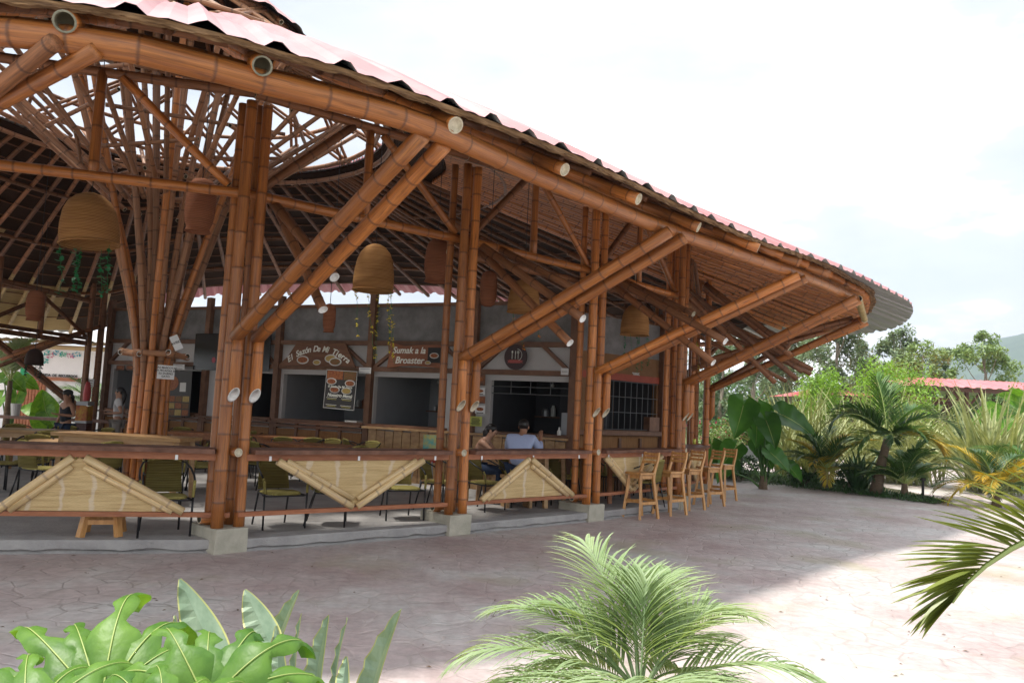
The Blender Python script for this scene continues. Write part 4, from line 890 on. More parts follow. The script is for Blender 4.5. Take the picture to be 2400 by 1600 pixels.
# generic poster on the wall plane or hanging
def poster(name, label, px0, py0, px1, py1, base, off=.16, rot=0, extra=None, cat='poster'):
    u0, z1 = uz(px0, py0); u1, z0 = uz(px1, py1); mt = wm((u0 + u1) / 2, (z0 + z1) / 2, off, rot); w_, h_ = (u1 - u0) / 2, (z1 - z0) / 2
    b = MB(); b.prism([mt @ V(p) for p in ((-w_, -h_, 0), (w_, -h_, 0), (w_, h_, 0), (-w_, h_, 0))], wn * .008); o = b.build(name, base); tag(o, label, cat)
    if extra: extra(o, mt @ Matrix.Translation((0, 0, .009)), w_, h_)
    return o
def rect(mb, mt, x0, y0, x1, y1, m=0, d=.002): mb.prism([mt @ V(p) for p in ((x0, y0, 0), (x1, y0, 0), (x1, y1, 0), (x0, y1, 0))], mt.to_3x3() @ V((0, 0, d)), m)
def ex_menu(o, mt, w_, h_):
    b = MB()
    for a in ((-w_, -h_, -w_ + .012, h_), (w_ - .012, -h_, w_, h_), (-w_, -h_, w_, -h_ + .012), (-w_, h_ - .012, w_, h_)): rect(b, mt, *a)
    b.build('white_border', PLW, o); b = MB()
    rect(b, mt, -w_ * .93, h_ * .52, w_ * .1, h_ * .96, 0); rect(b, mt, w_ * .16, h_ * .52, w_ * .93, h_ * .96, 2)
    for x, y, r, m in ((-.6, .40, .3, 0), (.6, .36, .3, 0), (-.35, -.02, .3, 0), (.42, -.04, .3, 1)): plate(b, mt, x * w_, y * h_, r * w_ * 1.1, m, .003)
    b.build('food_pictures', [FRED, FCRM, FGRN, PLW], o)
    t_ = MB(); add_text(t_, 'El Sazón De Mi Tierra', .072, mt @ Matrix.Translation((0, h_ * .14, .02)), shear=.25, bold=.001); add_text(t_, 'Nuestro Menú', .11, mt @ Matrix.Translation((0, -h_ * .30, .004)), shear=.25, bold=.002)
    for r_ in range(2): 
        for c_ in range(2): rect(t_, mt, (-.85 + c_ * .95) * w_, (-.46 - .36 * r_) * h_, (-.15 + c_ * .95) * w_, (-.44 - .36 * r_) * h_); rect(t_, mt, (-.78 + c_ * .95) * w_, (-.53 - .36 * r_) * h_, (-.2 + c_ * .95) * w_, (-.51 - .36 * r_) * h_, 1)
    t_.build('lettering', [SGW, SGY], o)
poster('menu_poster', 'tall black menu poster with food photos titled Nuestro Menú', 785, 869, 851, 961, POSTER, .30, R(-2.0), ex_menu)
def ex_grid(o, mt, w_, h_):
    b = MB()
    for r_ in range(3):
        for c_ in range(4): rect(b, mt, (-.92 + c_ * .47) * w_, (-.95 + r_ * .30) * h_, (-.50 + c_ * .47) * w_, (-.70 + r_ * .30) * h_, (r_ + c_) % 3)
    disc(b, mt, -.35 * w_, .48 * h_, .5 * w_, .34 * h_, .004, 0); rect(b, mt, .25 * w_, .1 * h_, .65 * w_, .5 * h_, 3); b.build('food_pictures', [FRED, FGRN, FCRM, PLW], o)
poster('menu_board', 'dark menu board with a grid of small dish photos behind the round column', 409, 871, 470, 978, POSTER, .35, R(1.0), ex_grid, 'menu board')
def ex_tv(o, mt, w_, h_):
    b = MB(); disc(b, mt, -.45 * w_, -.45 * h_, .06, .07, .004, 0); disc(b, mt, -.25 * w_, -.5 * h_, .04, .04, .004, 1); b.build('picture_spots', [mat('pink_spot', (0.35, .05, .08), .5), FRED], o)
poster('wall_screen', 'large dark rounded wall panel with a small red picture left of the script sign', 470, 783, 640, 872, mat('glossy_black_panel', (0.012, 0.011, 0.012), .2), .14, 0, ex_tv, 'panel')
def ex_lines(n, col=SGB):
    def f(o, mt, w_, h_):
        for k in range(n): b = MB(); y = h_ * (.6 - 1.3 * k / max(1, n - 1) * .95) if n > 1 else 0; ww_ = w_ * U(.6, .8); rect(b, mt, -ww_, y - h_ * .10, ww_, y + h_ * .04); b.build('print_line', col, o)
    return f
poster('paper_notice', 'small white paper notice on the post between the two middle hatches', 855, 862, 882, 877, PAPER, .20, 0, ex_lines(2, mat('grey_print', (.2, .22, .26), .7)), 'notice')
poster('paper_notice', 'small white notice at the right end of the stall wall', 1324, 864, 1341, 880, PAPER, .20, 0, ex_lines(1), 'notice')
poster('paper_notice', 'faded paper notice high above the grid menu board', 420, 855, 455, 868, PAPER, .30, 0, ex_lines(2), 'notice')
poster('paper_notice', 'pale three-line notice on the dark post left of the stalls', 229, 889, 252, 908, PAPER, .4, 0, ex_lines(3), 'notice')
def ex_food(o, mt, w_, h_):
    b = MB(); disc(b, mt, 0, .1 * h_, .7 * w_, .45 * h_, .004, 0); rect(b, mt, -.7 * w_, -.9 * h_, .7 * w_, -.7 * h_, 1); b.build('food_picture', [FRED, SGB], o)
for k, (y0, y1, lb, mm) in enumerate(((878, 904, 'top card of the column of food cards, dark with a bowl', SGNW), (909, 926, 'second food card down, white with a sandwich', PAPER), (929, 946, 'third food card down, brown with a fried dish', SGNR), (950, 970, 'fourth food card down, white rimmed with meat', PAPER))):
    poster('food_card', lb, 1124 if k else 1120, y0, 1146, y1, mm, .18, 0, ex_food, 'card')
poster('price_card', 'yellow green price card with rows of print beside the last hatch', 1112, 975, 1139, 999, mat('yellow_card', (0.45, .48, .10), .6), .19, 0, ex_lines(6), 'card')
for px, lb in ((277, 'left one of two framed pictures above the first hatch'), (300, 'right one of two framed pictures above the first hatch')):
    poster('framed_picture', lb, px, 856, px + 17, 868, SGNW, .04, 0, ex_food, 'picture')
# notices hung on the funnel column
def billboard(name, label, px, py, d, w_, h_, rot, lines, m=PAPER):
    p = atY(px, py, d); ang = math.atan2(-(0 - p.x), -(0 - p.y) * -1) if False else 0
    n_ = nrm((-p.x, -p.y, 0)); x_ = V((-n_.y, n_.x, 0)); mt = Matrix(((x_.x, 0, n_.x, 0), (x_.y, 0, n_.y, 0), (0, 1, 0, 0), (0, 0, 0, 1))); mt.translation = p; mt = mt @ Matrix.Rotation(rot, 4, 'Z')
    b = MB(); b.prism([mt @ V(q) for q in ((-w_ / 2, -h_ / 2, 0), (w_ / 2, -h_ / 2, 0), (w_ / 2, h_ / 2, 0), (-w_ / 2, h_ / 2, 0))], mt.to_3x3() @ V((0, 0, .006))); o = b.build(name, m); tag(o, label, 'notice')
    t_ = MB(); mt = mt @ Matrix.Translation((0, 0, .007))
    for k, s in enumerate(lines): add_text(t_, s, h_ / (len(lines) + 1.2), mt @ Matrix.Translation((0, h_ * (.5 - (k + .9) / (len(lines) + .8)), 0)), depth=.002, bold=.001)
    t_.build('lettering', SGB, o)
billboard('framed_notice', 'white framed notice with bold black lines on the front of the round column', 389, 872, 12.75, .26, .225, R(-1), ['LAS MASCOTAS', 'EN PECADAS SIN', 'SU DUEÑO', 'GATO'])
billboard('paper_notice', 'tilted white notice taped higher up the round column', 413, 803, 12.6, .13, .24, R(28), ['', 'AVISO', ''])

# kitchen contents
rk = random.Random(12)
for k, (a, c, m) in enumerate(ops):
    w_ = c - a
    if w_ < .8: continue
    b = MB(); wbox(b, a + .1, c - .1, 1.62, 1.65, -2.36, -2.05); b.build('shelf', WOODS, stall)
    for j in range(int(w_ / .28)):
        q = wp(a + .25 + j * .27 + rk.uniform(-.05, .05), 1.652, -2.2); h_ = rk.uniform(.10, .26); r_ = rk.uniform(.035, .09); b = MB(); b.lathe([(0, 0), (r_, 0), (r_, h_ * .7), (r_ * .5, h_), (0, h_)], 10, c=tuple(q)); b.build('jar', [GREYM, PLW, SGNR, FGRN][j % 4], stall)
    b = MB(); wbox(b, a + .15 + w_ * .5, a + .15 + w_ * .5 + .55, .95, 1.75, -1.9, -1.4); b.build('fridge', GREYM, stall)
    b = MB(); b.tube([wp(a + w_ * .5, 2.7, -1.2), wp(a + w_ * .5, 2.35, -1.2)], .006, 5); b.sphere(wp(a + w_ * .5, 2.31, -1.2), .04, 8, 6); b.build('bulb', PLW, stall)
# ================================================================ hanging lamps
def roofz(x, y):
    d = V((x - C0.x, y - C0.y, 0)); r = d.length
    if r < RO: return ZO
    best = None; a0 = math.atan2(d.y, d.x)
    for i in range(200):
        e = Eat(cumE[-1] * i / 200); a = math.atan2(e.y - C0.y, e.x - C0.x); q = abs((a - a0 + math.pi) % (2 * math.pi) - math.pi)
        if best is None or q < best[0]: best = (q, e)
    e = best[1]; re = V((e.x - C0.x, e.y - C0.y, 0)).length; k = (re - r) / (re - RO); return e.z + (ZO - e.z) * k
def vines(parent, base, rad, n, length, m, leaf=.035, seed=1, flowers=False, name='vine'):
    rr_ = random.Random(seed)
    for k in range(n):
        b = MB(); a = rr_.uniform(0, 6.28); x, y = rad * math.cos(a), rad * math.sin(a); z = 0; pts = [base + V((x, y, z))]; l = length * rr_.uniform(.6, 1.1)
        while -z < l:
            z -= .05; x += rr_.uniform(-.012, .012) + .004; y += rr_.uniform(-.012, .012); pts.append(base + V((x, y, z)))
        b.tube(pts, .003, 4, m=0)
        for p in pts[1:]:
            if rr_.random() < (.75 if not flowers else .5):
                for q in range(3 if not flowers else 5):
                    d = V((rr_.uniform(-1, 1), rr_.uniform(-1, 1), rr_.uniform(-.8, .6))).normalized(); s = d.cross(V((0, 0, 1))).normalized(); sz = leaf * rr_.uniform(.7, 1.3); c = p + d * sz * .5
                    i0 = b.add([c - d * sz * .5, c + s * sz * .42, c + d * sz * .7, c - s * sz * .42]); b.face([i0, i0 + 1, i0 + 2, i0 + 3], 1)
        b.build(name, [VINE, m], parent)
def lamp(name, label, px, py, d, w_, h_, kind, m, tiltdeg=0, vine=None):
    p = atY(px, py, d); zt = max(roofz(p.x, p.y) - .1, p.z + h_ * .6)
    root = thing(name, label, 'lamp', tuple(p), static=False, group='hanging woven lamps')
    b = MB(); tl = Matrix.Rotation(R(tiltdeg), 4, 'Y')
    if kind == 'bell': prof = [(.02, .5), (.12, .495), (.24, .44), (.36, .32), (.44, .15), (.485, -.1), (.5, -.3), (.49, -.5)]
    elif kind == 'jar': prof = [(.12, .5), (.3, .47), (.42, .38), (.47, .2), (.48, -.1), (.44, -.3), (.36, -.42), (.38, -.46), (.42, -.5)]
    else: prof = [(.2, .5), (.40, .44), (.49, .25), (.5, 0), (.49, -.25), (.40, -.43), (.22, -.5)]
    pf = [(r * w_, z * h_) for r, z in prof]; n_in = [(r * .955, z) for r, z in pf[::-1]]
    b.lathe(pf + n_in, 40, tilt=tl); b.build('shade', m, root, smooth=True)
    if kind == 'bell':
        b = MB(); rp = [tl @ V((.5 * w_ * math.cos(a * .157), .5 * w_ * math.sin(a * .157), -.5 * h_)) for a in range(41)]; b.tube(rp, .011 * (w_ / .6), 6); b.build('rim', m, root)
    b = MB(); b.tube([(0, 0, .48 * h_), (0, 0, zt - p.z)], .006, 5); b.build('cord', BLACKM, root)
    if vine: vines(root, V((0, 0, -.5 * h_)), .44 * w_, **vine)
    return root
lamp('hanging_lamp', 'largest bell-shaped wicker lamp, trailing green ivy, at upper left', 210, 513, 9.9, .70, .66, 'bell', WICK, -5, dict(n=5, length=.68, m=VINE, leaf=.06, seed=3))
lamp('hanging_lamp', 'bell wicker lamp with yellow flowering vines in the middle of the hall', 878, 627, 11.9, .62, .72, 'bell', WICK, 1, dict(n=6, length=1.0, m=FYEL, leaf=.035, seed=8, flowers=True))
lamp('hanging_lamp', 'wicker lamp half hidden by a sloping strut, orange flowers below', 1228, 693, 13.0, .54, .55, 'bell', WICK, 0, dict(n=4, length=.6, m=FORA, leaf=.04, seed=13, flowers=True))
lamp('hanging_lamp', 'bell wicker lamp hanging in front of the barred kiosk window', 1489, 749, 14.2, .52, .56, 'bell', WICK, 1, dict(n=5, length=.62, m=VINE, leaf=.045, seed=21))
lamp('jar_lamp', 'brown openwork jar lamp beside the round column', 470, 482, 10.2, .40, .72, 'jar', CLAYW, 2)
lamp('jar_lamp', 'brown jar lamp behind the second post cluster', 1024, 612, 12.2, .40, .68, 'jar', CLAYW, 3)
lamp('jar_lamp', 'oval brown lamp right of the second post cluster', 1145, 677, 13.2, .29, .60, 'oval', CLAYW, 0)
lamp('jar_lamp', 'small brown jar lamp over the script sign', 772, 745, 13.6, .23, .50, 'jar', CLAYW, 0)
lamp('jar_lamp', 'brown jar lamp at far left below the truss chord', 82, 716, 15.5, .34, .60, 'jar', CLAYW, 0)
lamp('hanging_lamp', 'dark bell lamp with dark vines silhouetted against the white shop', 81, 836, 17.5, .38, .36, 'bell', mat('dark_wicker', (.035, .016, .01), .8), 0, dict(n=8, length=.25, m=mat('dark_vine', (.02, .03, .03), .7), leaf=.05, seed=31))
kv = thing('flower_vine', 'strings of small yellow flowers hanging beside the kiosk corner', 'garland', tuple(atY(1604, 800, 16.2)), static=False)
vines(kv, V((0, 0, 0)), .25, 6, 1.1, FYEL, leaf=.035, seed=41, flowers=True)

# ================================================================ furniture
def arc_chair():
    r = thing('rattan_chair', 'x', 'chair', static=False)
    b = MB(); n_ = 10  # seat, rounded square cushion-like weave
    rings = []
    for (k, z) in ((.0, .452), (.80, .452), (.96, .446), (1.0, .432), (.96, .418), (.0, .415)):
        rings.append(b.add([V((math.copysign(abs(math.cos(a)) ** .6, math.cos(a)) * .235 * k, -.02 + math.copysign(abs(math.sin(a)) ** .6, math.sin(a)) * .225 * k, z)) for a in [2 * math.pi * j / 24 for j in range(24)]]))
    for a, c in zip(rings, rings[1:]):
        for j in range(24): b.face((a + j, a + (j + 1) % 24, c + (j + 1) % 24, c + j))
    b.build('seat', RATS, r, smooth=True)
    b = MB(); nx, nz = 10, 8; F_, B2 = [], []
    for sgn, arr in ((1, F_), (-1, B2)):
        for j in range(nz + 1):
            v = j / nz; row = []
            for i in range(nx + 1):
                u = i / nx * 2 - 1; x = u * (.205 - .02 * v); y = .205 + .07 * v - .05 * u * u * 0 + .045 * (1 - u * u) + sgn * -.010; z = .455 + .385 * v - .03 * u * u * v
                row.append(b.add([V((x, y, z))]))
            arr.append(row)
    for arr, fl in ((F_, 0), (B2, 1)):
        for a, c in zip(arr, arr[1:]):
            for i in range(nx): f = (a[i], a[i + 1], c[i + 1], c[i]); b.face(f[::-1] if fl else f)
    for i in range(nx): b.face((F_[-1][i], F_[-1][i + 1], B2[-1][i + 1], B2[-1][i]))
    for j in range(nz):
        b.face((F_[j][0], F_[j + 1][0], B2[j + 1][0], B2[j][0])); b.face((F_[j][-1], F_[j + 1][-1], B2[j + 1][-1], B2[j][-1]))
    b.build('backrest', RATT, r, smooth=True)
    b = MB(); b.tube([V((u * .19, .275 + .045 * (1 - u * u), .84 - .03 * u * u)) for u in [i / 5 - 1 for i in range(11)]], .016, 8); b.build('top_rail', RATS, r, smooth=True)
    for s in (-1, 1):
        b = MB(); b.tube([(s * .19, .28, .81), (s * .235, .22, .80), (s * .275, .08, .74), (s * .29, -.08, .675), (s * .288, -.17, .62)], .0125, 8); b.build('arm', BLACKM, r, smooth=True)
        b = MB(); b.tube([(s * .288, -.17, .625), (s * .283, -.20, .57), (s * .275, -.21, .44)], .0165, 8); b.build('arm_wrap', RATS, r, smooth=True)
        b = MB(); b.tube([(s * .276, -.21, .46), (s * .272, -.215, 0)], .0125, 8); b.build('leg', BLACKM, r, smooth=True)
        b = MB(); b.tube([(s * .20, .19, .44), (s * .215, .30, 0)], .0125, 8); b.build('leg', BLACKM, r, smooth=True)
    b = MB(); b.tube([(-.275, -.2, .41), (-.22, -.235, .41), (.22, -.235, .41), (.275, -.2, .41)], .011, 6); b.tube([(-.27, -.2, .41), (-.2, .2, .42), (.2, .2, .42), (.27, -.2, .41)], .011, 6)
    b.build('seat_frame', BLACKM, r, smooth=True)
    return r
CH0 = arc_chair(); used = []
def chair(px, py, ang, label, group, z=SL, at=None):
    p = V(at) if at else atZ(px, py, z) + V((-.10, .30, 0))
    c = CH0 if not used else copy_tree(CH0); used.append(1)
    c.location = (p.x, p.y, z); c.rotation_euler = (0, 0, R(ang)); c['label'] = label; c['group'] = group; return c
G1 = 'olive rattan chairs at the outer counter'; G2 = 'olive rattan chairs around the inner tables'
# facing outwards (front = -Y local). angle 45 faces right-near
chair(372, 1262, 30, 'olive rattan armchair facing out behind the triangle panel, nearest post at left', G1)
chair(652, 1243, 38, 'olive rattan armchair directly right of the nearest post cluster', G1)
chair(775, 1236, 100, 'rattan chair turned sideways behind the downward triangle panel', G1)
chair(948, 1222, 25, 'olive rattan chair right of the downward triangle, facing out', G1)
chair(1035, 1200, 70, 'rattan chair just left of the second post cluster', G1)
chair(1148, 1200, 55, 'rattan chair just right of the second post cluster', G1)
chair(1222, 1190, 40, 'rattan chair behind the small upright triangle panel, left half', G1)
chair(1298, 1183, 60, 'rattan chair behind the small upright triangle panel, right half', G1)
chair(1432, 1168, 50, 'dark-framed chair between the third posts and the bar stools', G1)
chair(1490, 1160, 60, 'rattan chair mostly hidden behind the first bar stool', G1)
chair(55, 1150, 20, 'olive rattan chair at the far left behind the counter', G1)
chair(470, 1150, 120, 'rattan chair turned away, seen left of the nearest post', G2)
chair(560, 1120, 200, 'rattan chair behind the nearest post cluster facing the stalls', G2)
# tables
def slab_table(px, py, ztop, w_, d_, rot, m, label, round_=False, ydist=None, log=False):
    p = atZ(px, py, ztop) if ydist is None else atY(px, py, ydist); ztop = p.z if ydist else ztop
    r = thing('round_table' if round_ else 'dining_table', label, 'table', (p.x, p.y, SL), R(rot), 'wooden tables in the hall', static=False); h = ztop - SL; b = MB()
    if round_:
        prof = [(0.0, h), (w_ * .97, h), (w_, h - .012), (w_ * 1.0, h - .06), (w_ * .97, h - .075), (0, h - .075)]; b.lathe(prof, 40)
    else:
        n_ = 16; A_ = []
        for k in range(n_ + 1):
            x = (k / n_ - .5) * 2 * w_; a0 = .02 * noise.noise(V((x * 3, px, 0))); a1 = .02 * noise.noise(V((x * 3, px, 5)))
            A_.append(b.add([V((x, -d_ + a0, h)), V((x, d_ + a1, h)), V((x, d_ + a1 - .01, h - .055)), V((x, -d_ + a0 + .01, h - .055))]))
        for a, c in zip(A_, A_[1:]):
            for e in range(4): b.face((a + e, a + (e + 1) % 4, c + (e + 1) % 4, c + e))
        b.face([A_[0] + e for e in range(4)][::-1]); b.face([A_[-1] + e for e in range(4)])
    b.build('tabletop', m, r)
    if log or round_:
        b = MB(); b.lathe([(.0, h - .08), (.17, h - .08), (.15, h * .6), (.17, h * .3), (.24, .04), (.25, 0), (0, 0)], 18); b.build('pedestal', m, r)
    else:
        for sx in (-1, 1):
            for sy in (-1, 1):
                b = MB(); b.beam((sx * (w_ - .12), sy * (d_ - .1), h - .055), (sx * (w_ - .08), sy * (d_ - .07), 0), .07, .07); b.build('leg', m, r)
        [(lambda b: (b.box((0, s_ * (d_ - .1), h - .10), (2 * w_ - .3, .025, .09)), b.build('apron', m, r)))(MB()) for s_ in (-1, 1)]
    return r, p
T = []
T.append(slab_table(178, 1032, .93, .66, .66, 0, WOODT, 'round pale wooden table nearest the left counter', True))
T.append(slab_table(75, 1006, .95, .62, .5, 8, WOODT, 'square wooden table at the far left in front of the woman in black'))
T.append(slab_table(300, 1018, 1.06, 1.05, .35, -6, WOODT, 'long thick slab table in front of the round column', ydist=12.4))
T.append(slab_table(470, 1012, .95, .6, .45, 10, WOODTR, 'reddish table between the round column and the nearest posts'))
T.append(slab_table(735, 1040, .94, .85, .45, -14, WOODTR, 'red-brown slab table behind the downward triangle counter'))
T.append(slab_table(660, 1022, .95, .8, .4, -20, WOODTR, 'narrow red-brown table further back behind the nearest posts'))
T.append(slab_table(935, 1034, .95, .85, .45, -24, WOODT, 'long wooden table left of the second post cluster'))
T.append(slab_table(1225, 1058, .93, .75, .42, -30, WOODT, 'wooden table where the two diners sit', ydist=13.95))
T.append(slab_table(1400, 1060, .93, .6, .4, -40, WOODTR, 'wooden table behind the third post cluster', ydist=15.0))
names = ['the round pale table', 'the far left square table', 'the long slab table by the column', 'the reddish table right of the column', 'the red-brown slab table', 'the narrow red-brown rear table', 'the long table by the second posts', 'the diners table', 'the table behind the third posts']
rr2 = random.Random(5)
for k, (t_, p) in enumerate(T):
    offs_ = [(-.75, -.75, 135, 'near left corner'), (.80, -.70, 225, 'near right corner'), (-.75, .80, 45, 'far left corner'), (.8, .85, -45, 'far right corner'), (0, 1.0, 0, 'far side')]
    for j, (dx, dy, a, w_) in enumerate(offs_):
        if k in (7,) and j in (0, 1): continue
        if k == 2 and j in (4,): continue
        chair(0, 0, a + rr2.uniform(-25, 25), 'olive rattan chair at the %s of %s' % (w_, names[k]), G2, at=(p.x + dx * (1.15 if k == 2 else 1), p.y + dy, 0))
# small wooden foot stool
p = atZ(205, 1262, SL) + V((0, .3, 0)); st = thing('low_stool', 'low wooden stool under the counter at left, legs showing below the rail', 'stool', (p.x, p.y, SL), R(20), static=False)
b = MB(); b.box((0, 0, .29), (.42, .40, .045)); b.build('seat', WOODO, st)
for sx in (-1, 1):
    for sy in (-1, 1): b = MB(); b.beam((sx * .15, sy * .15, .268), (sx * .19, sy * .19, 0), .065, .065); b.build('leg', WOODO, st)
for s_ in (-1, 1): b = MB(); b.box((0, s_ * .16, .16), (.30, .03, .05)); b.build('stretcher', WOODO, st)
# bar stools with slatted backs
def bar_stool():
    r = thing('bar_stool', 'x', 'bar stool', static=False)
    b = MB(); b.box((0, -.02, .765), (.36, .38, .04)); o = b.build('seat', WOODO, r); m_ = o.modifiers.new('b', 'BEVEL'); m_.width = .01; m_.segments = 2
    for s in (-1, 1):
        b = MB(); b.beam((s * .135, -.14, .745), (s * .20, -.215, 0), .042, .05); b.build('leg', WOODO, r)
        # rear leg sweeps up into the back post: profile in the side plane
        b = MB(); prof = [(.235, 0), (.285, 0), (.195, .55), (.175, .66), (.185, .76), (.235, .90), (.275, 1.02), (.285, 1.13), (.25, 1.13), (.235, 1.02), (.18, .90), (.125, .76), (.12, .66), (.15, .50)]
        b.prism([V((s * .155 - .017 + (s * .035 * (1 - min(z, .7) / .7)), y, z)) for y, z in prof], (.034, 0, 0)); b.build('back_leg', WOODO, r)
    for z, y in ((.96, .225), (1.03, .25), (1.095, .262)):
        b = MB(); b.box((0, y - .01, z), (.31, .022, .045)); o = b.build('slat', WOODO, r)
    for c, sz in (((0, -.185, .30), (.36, .025, .05)), ((0, .205, .30), (.34, .025, .05)), ((-.178, .01, .27), (.025, .40, .05)), ((.178, .01, .27), (.025, .40, .05)), ((-.145, 0, .71), (.025, .30, .06)), ((.145, 0, .71), (.025, .30, .06)), ((0, -.14, .71), (.27, .025, .06))):
        b = MB(); b.box(c, sz); b.build('stretcher', WOODO, r)
    return r
BS = bar_stool()
for k, (px, py, a, lb) in enumerate(((1499, 1213, 128, 'nearest orange wooden bar stool, leftmost of the row'), (1568, 1205, 131, 'second orange bar stool from the left'), (1613, 1193, 128, 'middle one of the five wooden bar stools'), (1660, 1184, 122, 'fourth bar stool, wide seat turned to the side'), (1693, 1172, 132, 'farthest bar stool at the right end of the row'))):
    c = BS if k == 0 else copy_tree(BS); p = atZ(px, py, 0.006); c.location = (p.x, p.y, .006); c.rotation_euler = (0, 0, R(a) + math.pi); c['label'] = lb; c['group'] = 'wooden bar stools along the outer counter'
# small things
def at_bar(px, py, i, z): return atZ(px, py, z)
p = atZ(1610, 1052, 1.22)
b = MB(); b.lathe([(0, 0), (.03, 0), (.037, .11), (.034, .11), (.03, .01), (0, .01)], 16, c=tuple(V((4.0, 16.9, 1.215)))); o = b.build('juice_glass', mat('yellow_juice', (.6, .6, .1), .2), None, smooth=True); tag(o, 'plastic cup of yellow juice on the end of the counter', 'cup')
p = T[7][1]
for k, (dx, dy, nm, lb, m_, h_, r_) in enumerate(((-.28, .0, 'drink_glass', 'clear plastic cup on the diners table', PLW, .16, .045), (-.18, -.1, 'juice_glass', 'glass of yellow drink on the diners table', mat('yellow_drink', (.55, .45, .05), .2), .12, .036), (-.24, .12, 'drink_glass', 'taller cup beside the yellow drink', GREYM, .18, .04))):
    b = MB(); b.lathe([(0, 0), (r_ * .8, 0), (r_, h_), (r_ * .9, h_), (r_ * .75, .01), (0, .01)], 14, c=(p.x + dx, p.y + dy, p.z)); o = b.build(nm, m_, None, smooth=True); tag(o, lb, 'cup')
for px, py, lb in ((1158, 1000, 'small white bottle on the last hatch counter'), (1316, 1003, 'small jar at the right end of the last hatch counter')):
    u, z = uz(px, py); q = wp(u, 1.27, .12); b = MB(); b.lathe([(0, 0), (.04, 0), (.04, .12), (.018, .16), (.018, .2), (0, .2)], 12, c=tuple(q)); o = b.build('bottle', PLW, None, smooth=True); tag(o, lb, 'bottle')
u, z = uz(825, 988); b = MB(); wbox(b, u - .16, u + .16, 1.325, 1.36, -.2, .05); o = b.build('tray', PLW); tag(o, 'white tray with utensils on the hatch sill under the menu poster', 'tray')
# high chair / colourful seat by second posts
p = atY(1005, 1025, 14.6); hc = thing('high_chair', 'child high chair with white tray and bright patterned back', 'high chair', (p.x, p.y, SL), R(-20), static=False)
b = MB(); b.box((0, -.2, .80), (.52, .34, .03)); b.build('tray', PLW, hc)
b = MB(); b.box((0, .15, .92), (.34, .05, .30)); b.build('backrest', mat('bright_pattern', (.02, .35, .40), .6, col2=(.6, .45, .05), vscale=9), hc)
b = MB(); b.box((0, 0, .6), (.34, .30, .04)); b.build('seat', mat('red_plastic', (.5, .05, .04), .4), hc)
for sx in (-1, 1):
    for sy in (-1, 1): b = MB(); b.tube([(sx * .16, sy * .14, .6), (sx * .26, sy * .26, 0)], .014, 8); b.build('leg', GREYM, hc)
# drink dispenser on the left
p = V((-9.98, 18.6, SL)); ds = thing('drink_dispenser', 'dark juice machine with yellow and red labels by the dark posts at left', 'drink dispenser', tuple(p), static=False); ds.scale = (.62, .62, .92)
b = MB(); b.box((0, 0, .45), (.42, .42, .9)); b.build('cabinet', mat('dark_red_cabinet', (.05, .01, .01), .4), ds)
b = MB(); b.box((-.02, -.215, 1.12), (.40, .02, .44)); b.box((0, 0, 1.12), (.40, .4, .42)); b.build('tank', mat('label_yellow_red', (.5, .35, .03), .5, col2=(.35, .03, .02), vscale=7), ds)
b = MB(); b.box((0, -.02, 1.40), (.44, .46, .10)); b.build('lid', GREYM, ds)
b = MB(); b.box((0, -.02, .93), (.44, .46, .06)); b.build('base_tray', GREYM, ds)
b = MB(); b.lathe([(0, 0), (.12, 0), (.14, .2), (.1, .42), (.05, .5), (0, .5)], 14, c=(0.02, 0, 1.46)); b.build('red_bottle', mat('red_bottle', (.4, .04, .04), .4), ds)
# ================================================================ people
def skin(name, J, E_, m, parent, sub=2, root=None):
    keys = list(J); me = bpy.data.meshes.new(name); me.from_pydata([tuple(J[k][0]) for k in keys], [(keys.index(a), keys.index(b)) for a, b in E_], [])
    me.materials.append(m); o = bpy.data.objects.new(name, me); C.objects.link(o)
    if parent is not None: o.parent = parent
    md = o.modifiers.new('skin', 'SKIN'); md.use_smooth_shade = True
    if not me.skin_vertices: me.attributes  # layer is made by the modifier
    sv = me.skin_vertices[0].data
    for k, q in zip(keys, sv):
        r = J[k][1]; q.radius = r if isinstance(r, tuple) else (r, r); q.use_root = (k == (root or keys[0]))
    s = o.modifiers.new('sub', 'SUBSURF'); s.levels = sub; s.render_levels = sub
    return o
def fingers(J, E_, wrist, direction, side, curl=.6, key='h'):
    d = nrm(direction); s = nrm(side - d * side.dot(d)) if side.length else V((1, 0, 0)); nn = d.cross(s)
    w_ = V(J[wrist][0]); J[key + 'palm'] = (w_ + d * .075, (.030, .016)); E_.append((wrist, key + 'palm'))
    for q, (off, l) in enumerate(((-.028, .062), (-.010, .074), (.010, .070), (.028, .054))):
        a = w_ + d * .088 + s * off; b_ = a + d * l * .5; c = b_ + (d * math.cos(curl) + nn * math.sin(curl)) * l * .55
        for t_, p in (('a', a), ('b', b_), ('c', c)): J[key + 'f%d%s' % (q, t_)] = (p, .0085)
        E_ += [(key + 'palm', key + 'f%da' % q), (key + 'f%da' % q, key + 'f%db' % q), (key + 'f%db' % q, key + 'f%dc' % q)]
    p = w_ + d * .035 + s * -.035; q_ = p + (d * .6 - s * .7).normalized() * .045; J[key + 't1'] = (p, .010); J[key + 't2'] = (q_ + d * .02, .009); E_ += [(wrist, key + 't1'), (key + 't1', key + 't2')]
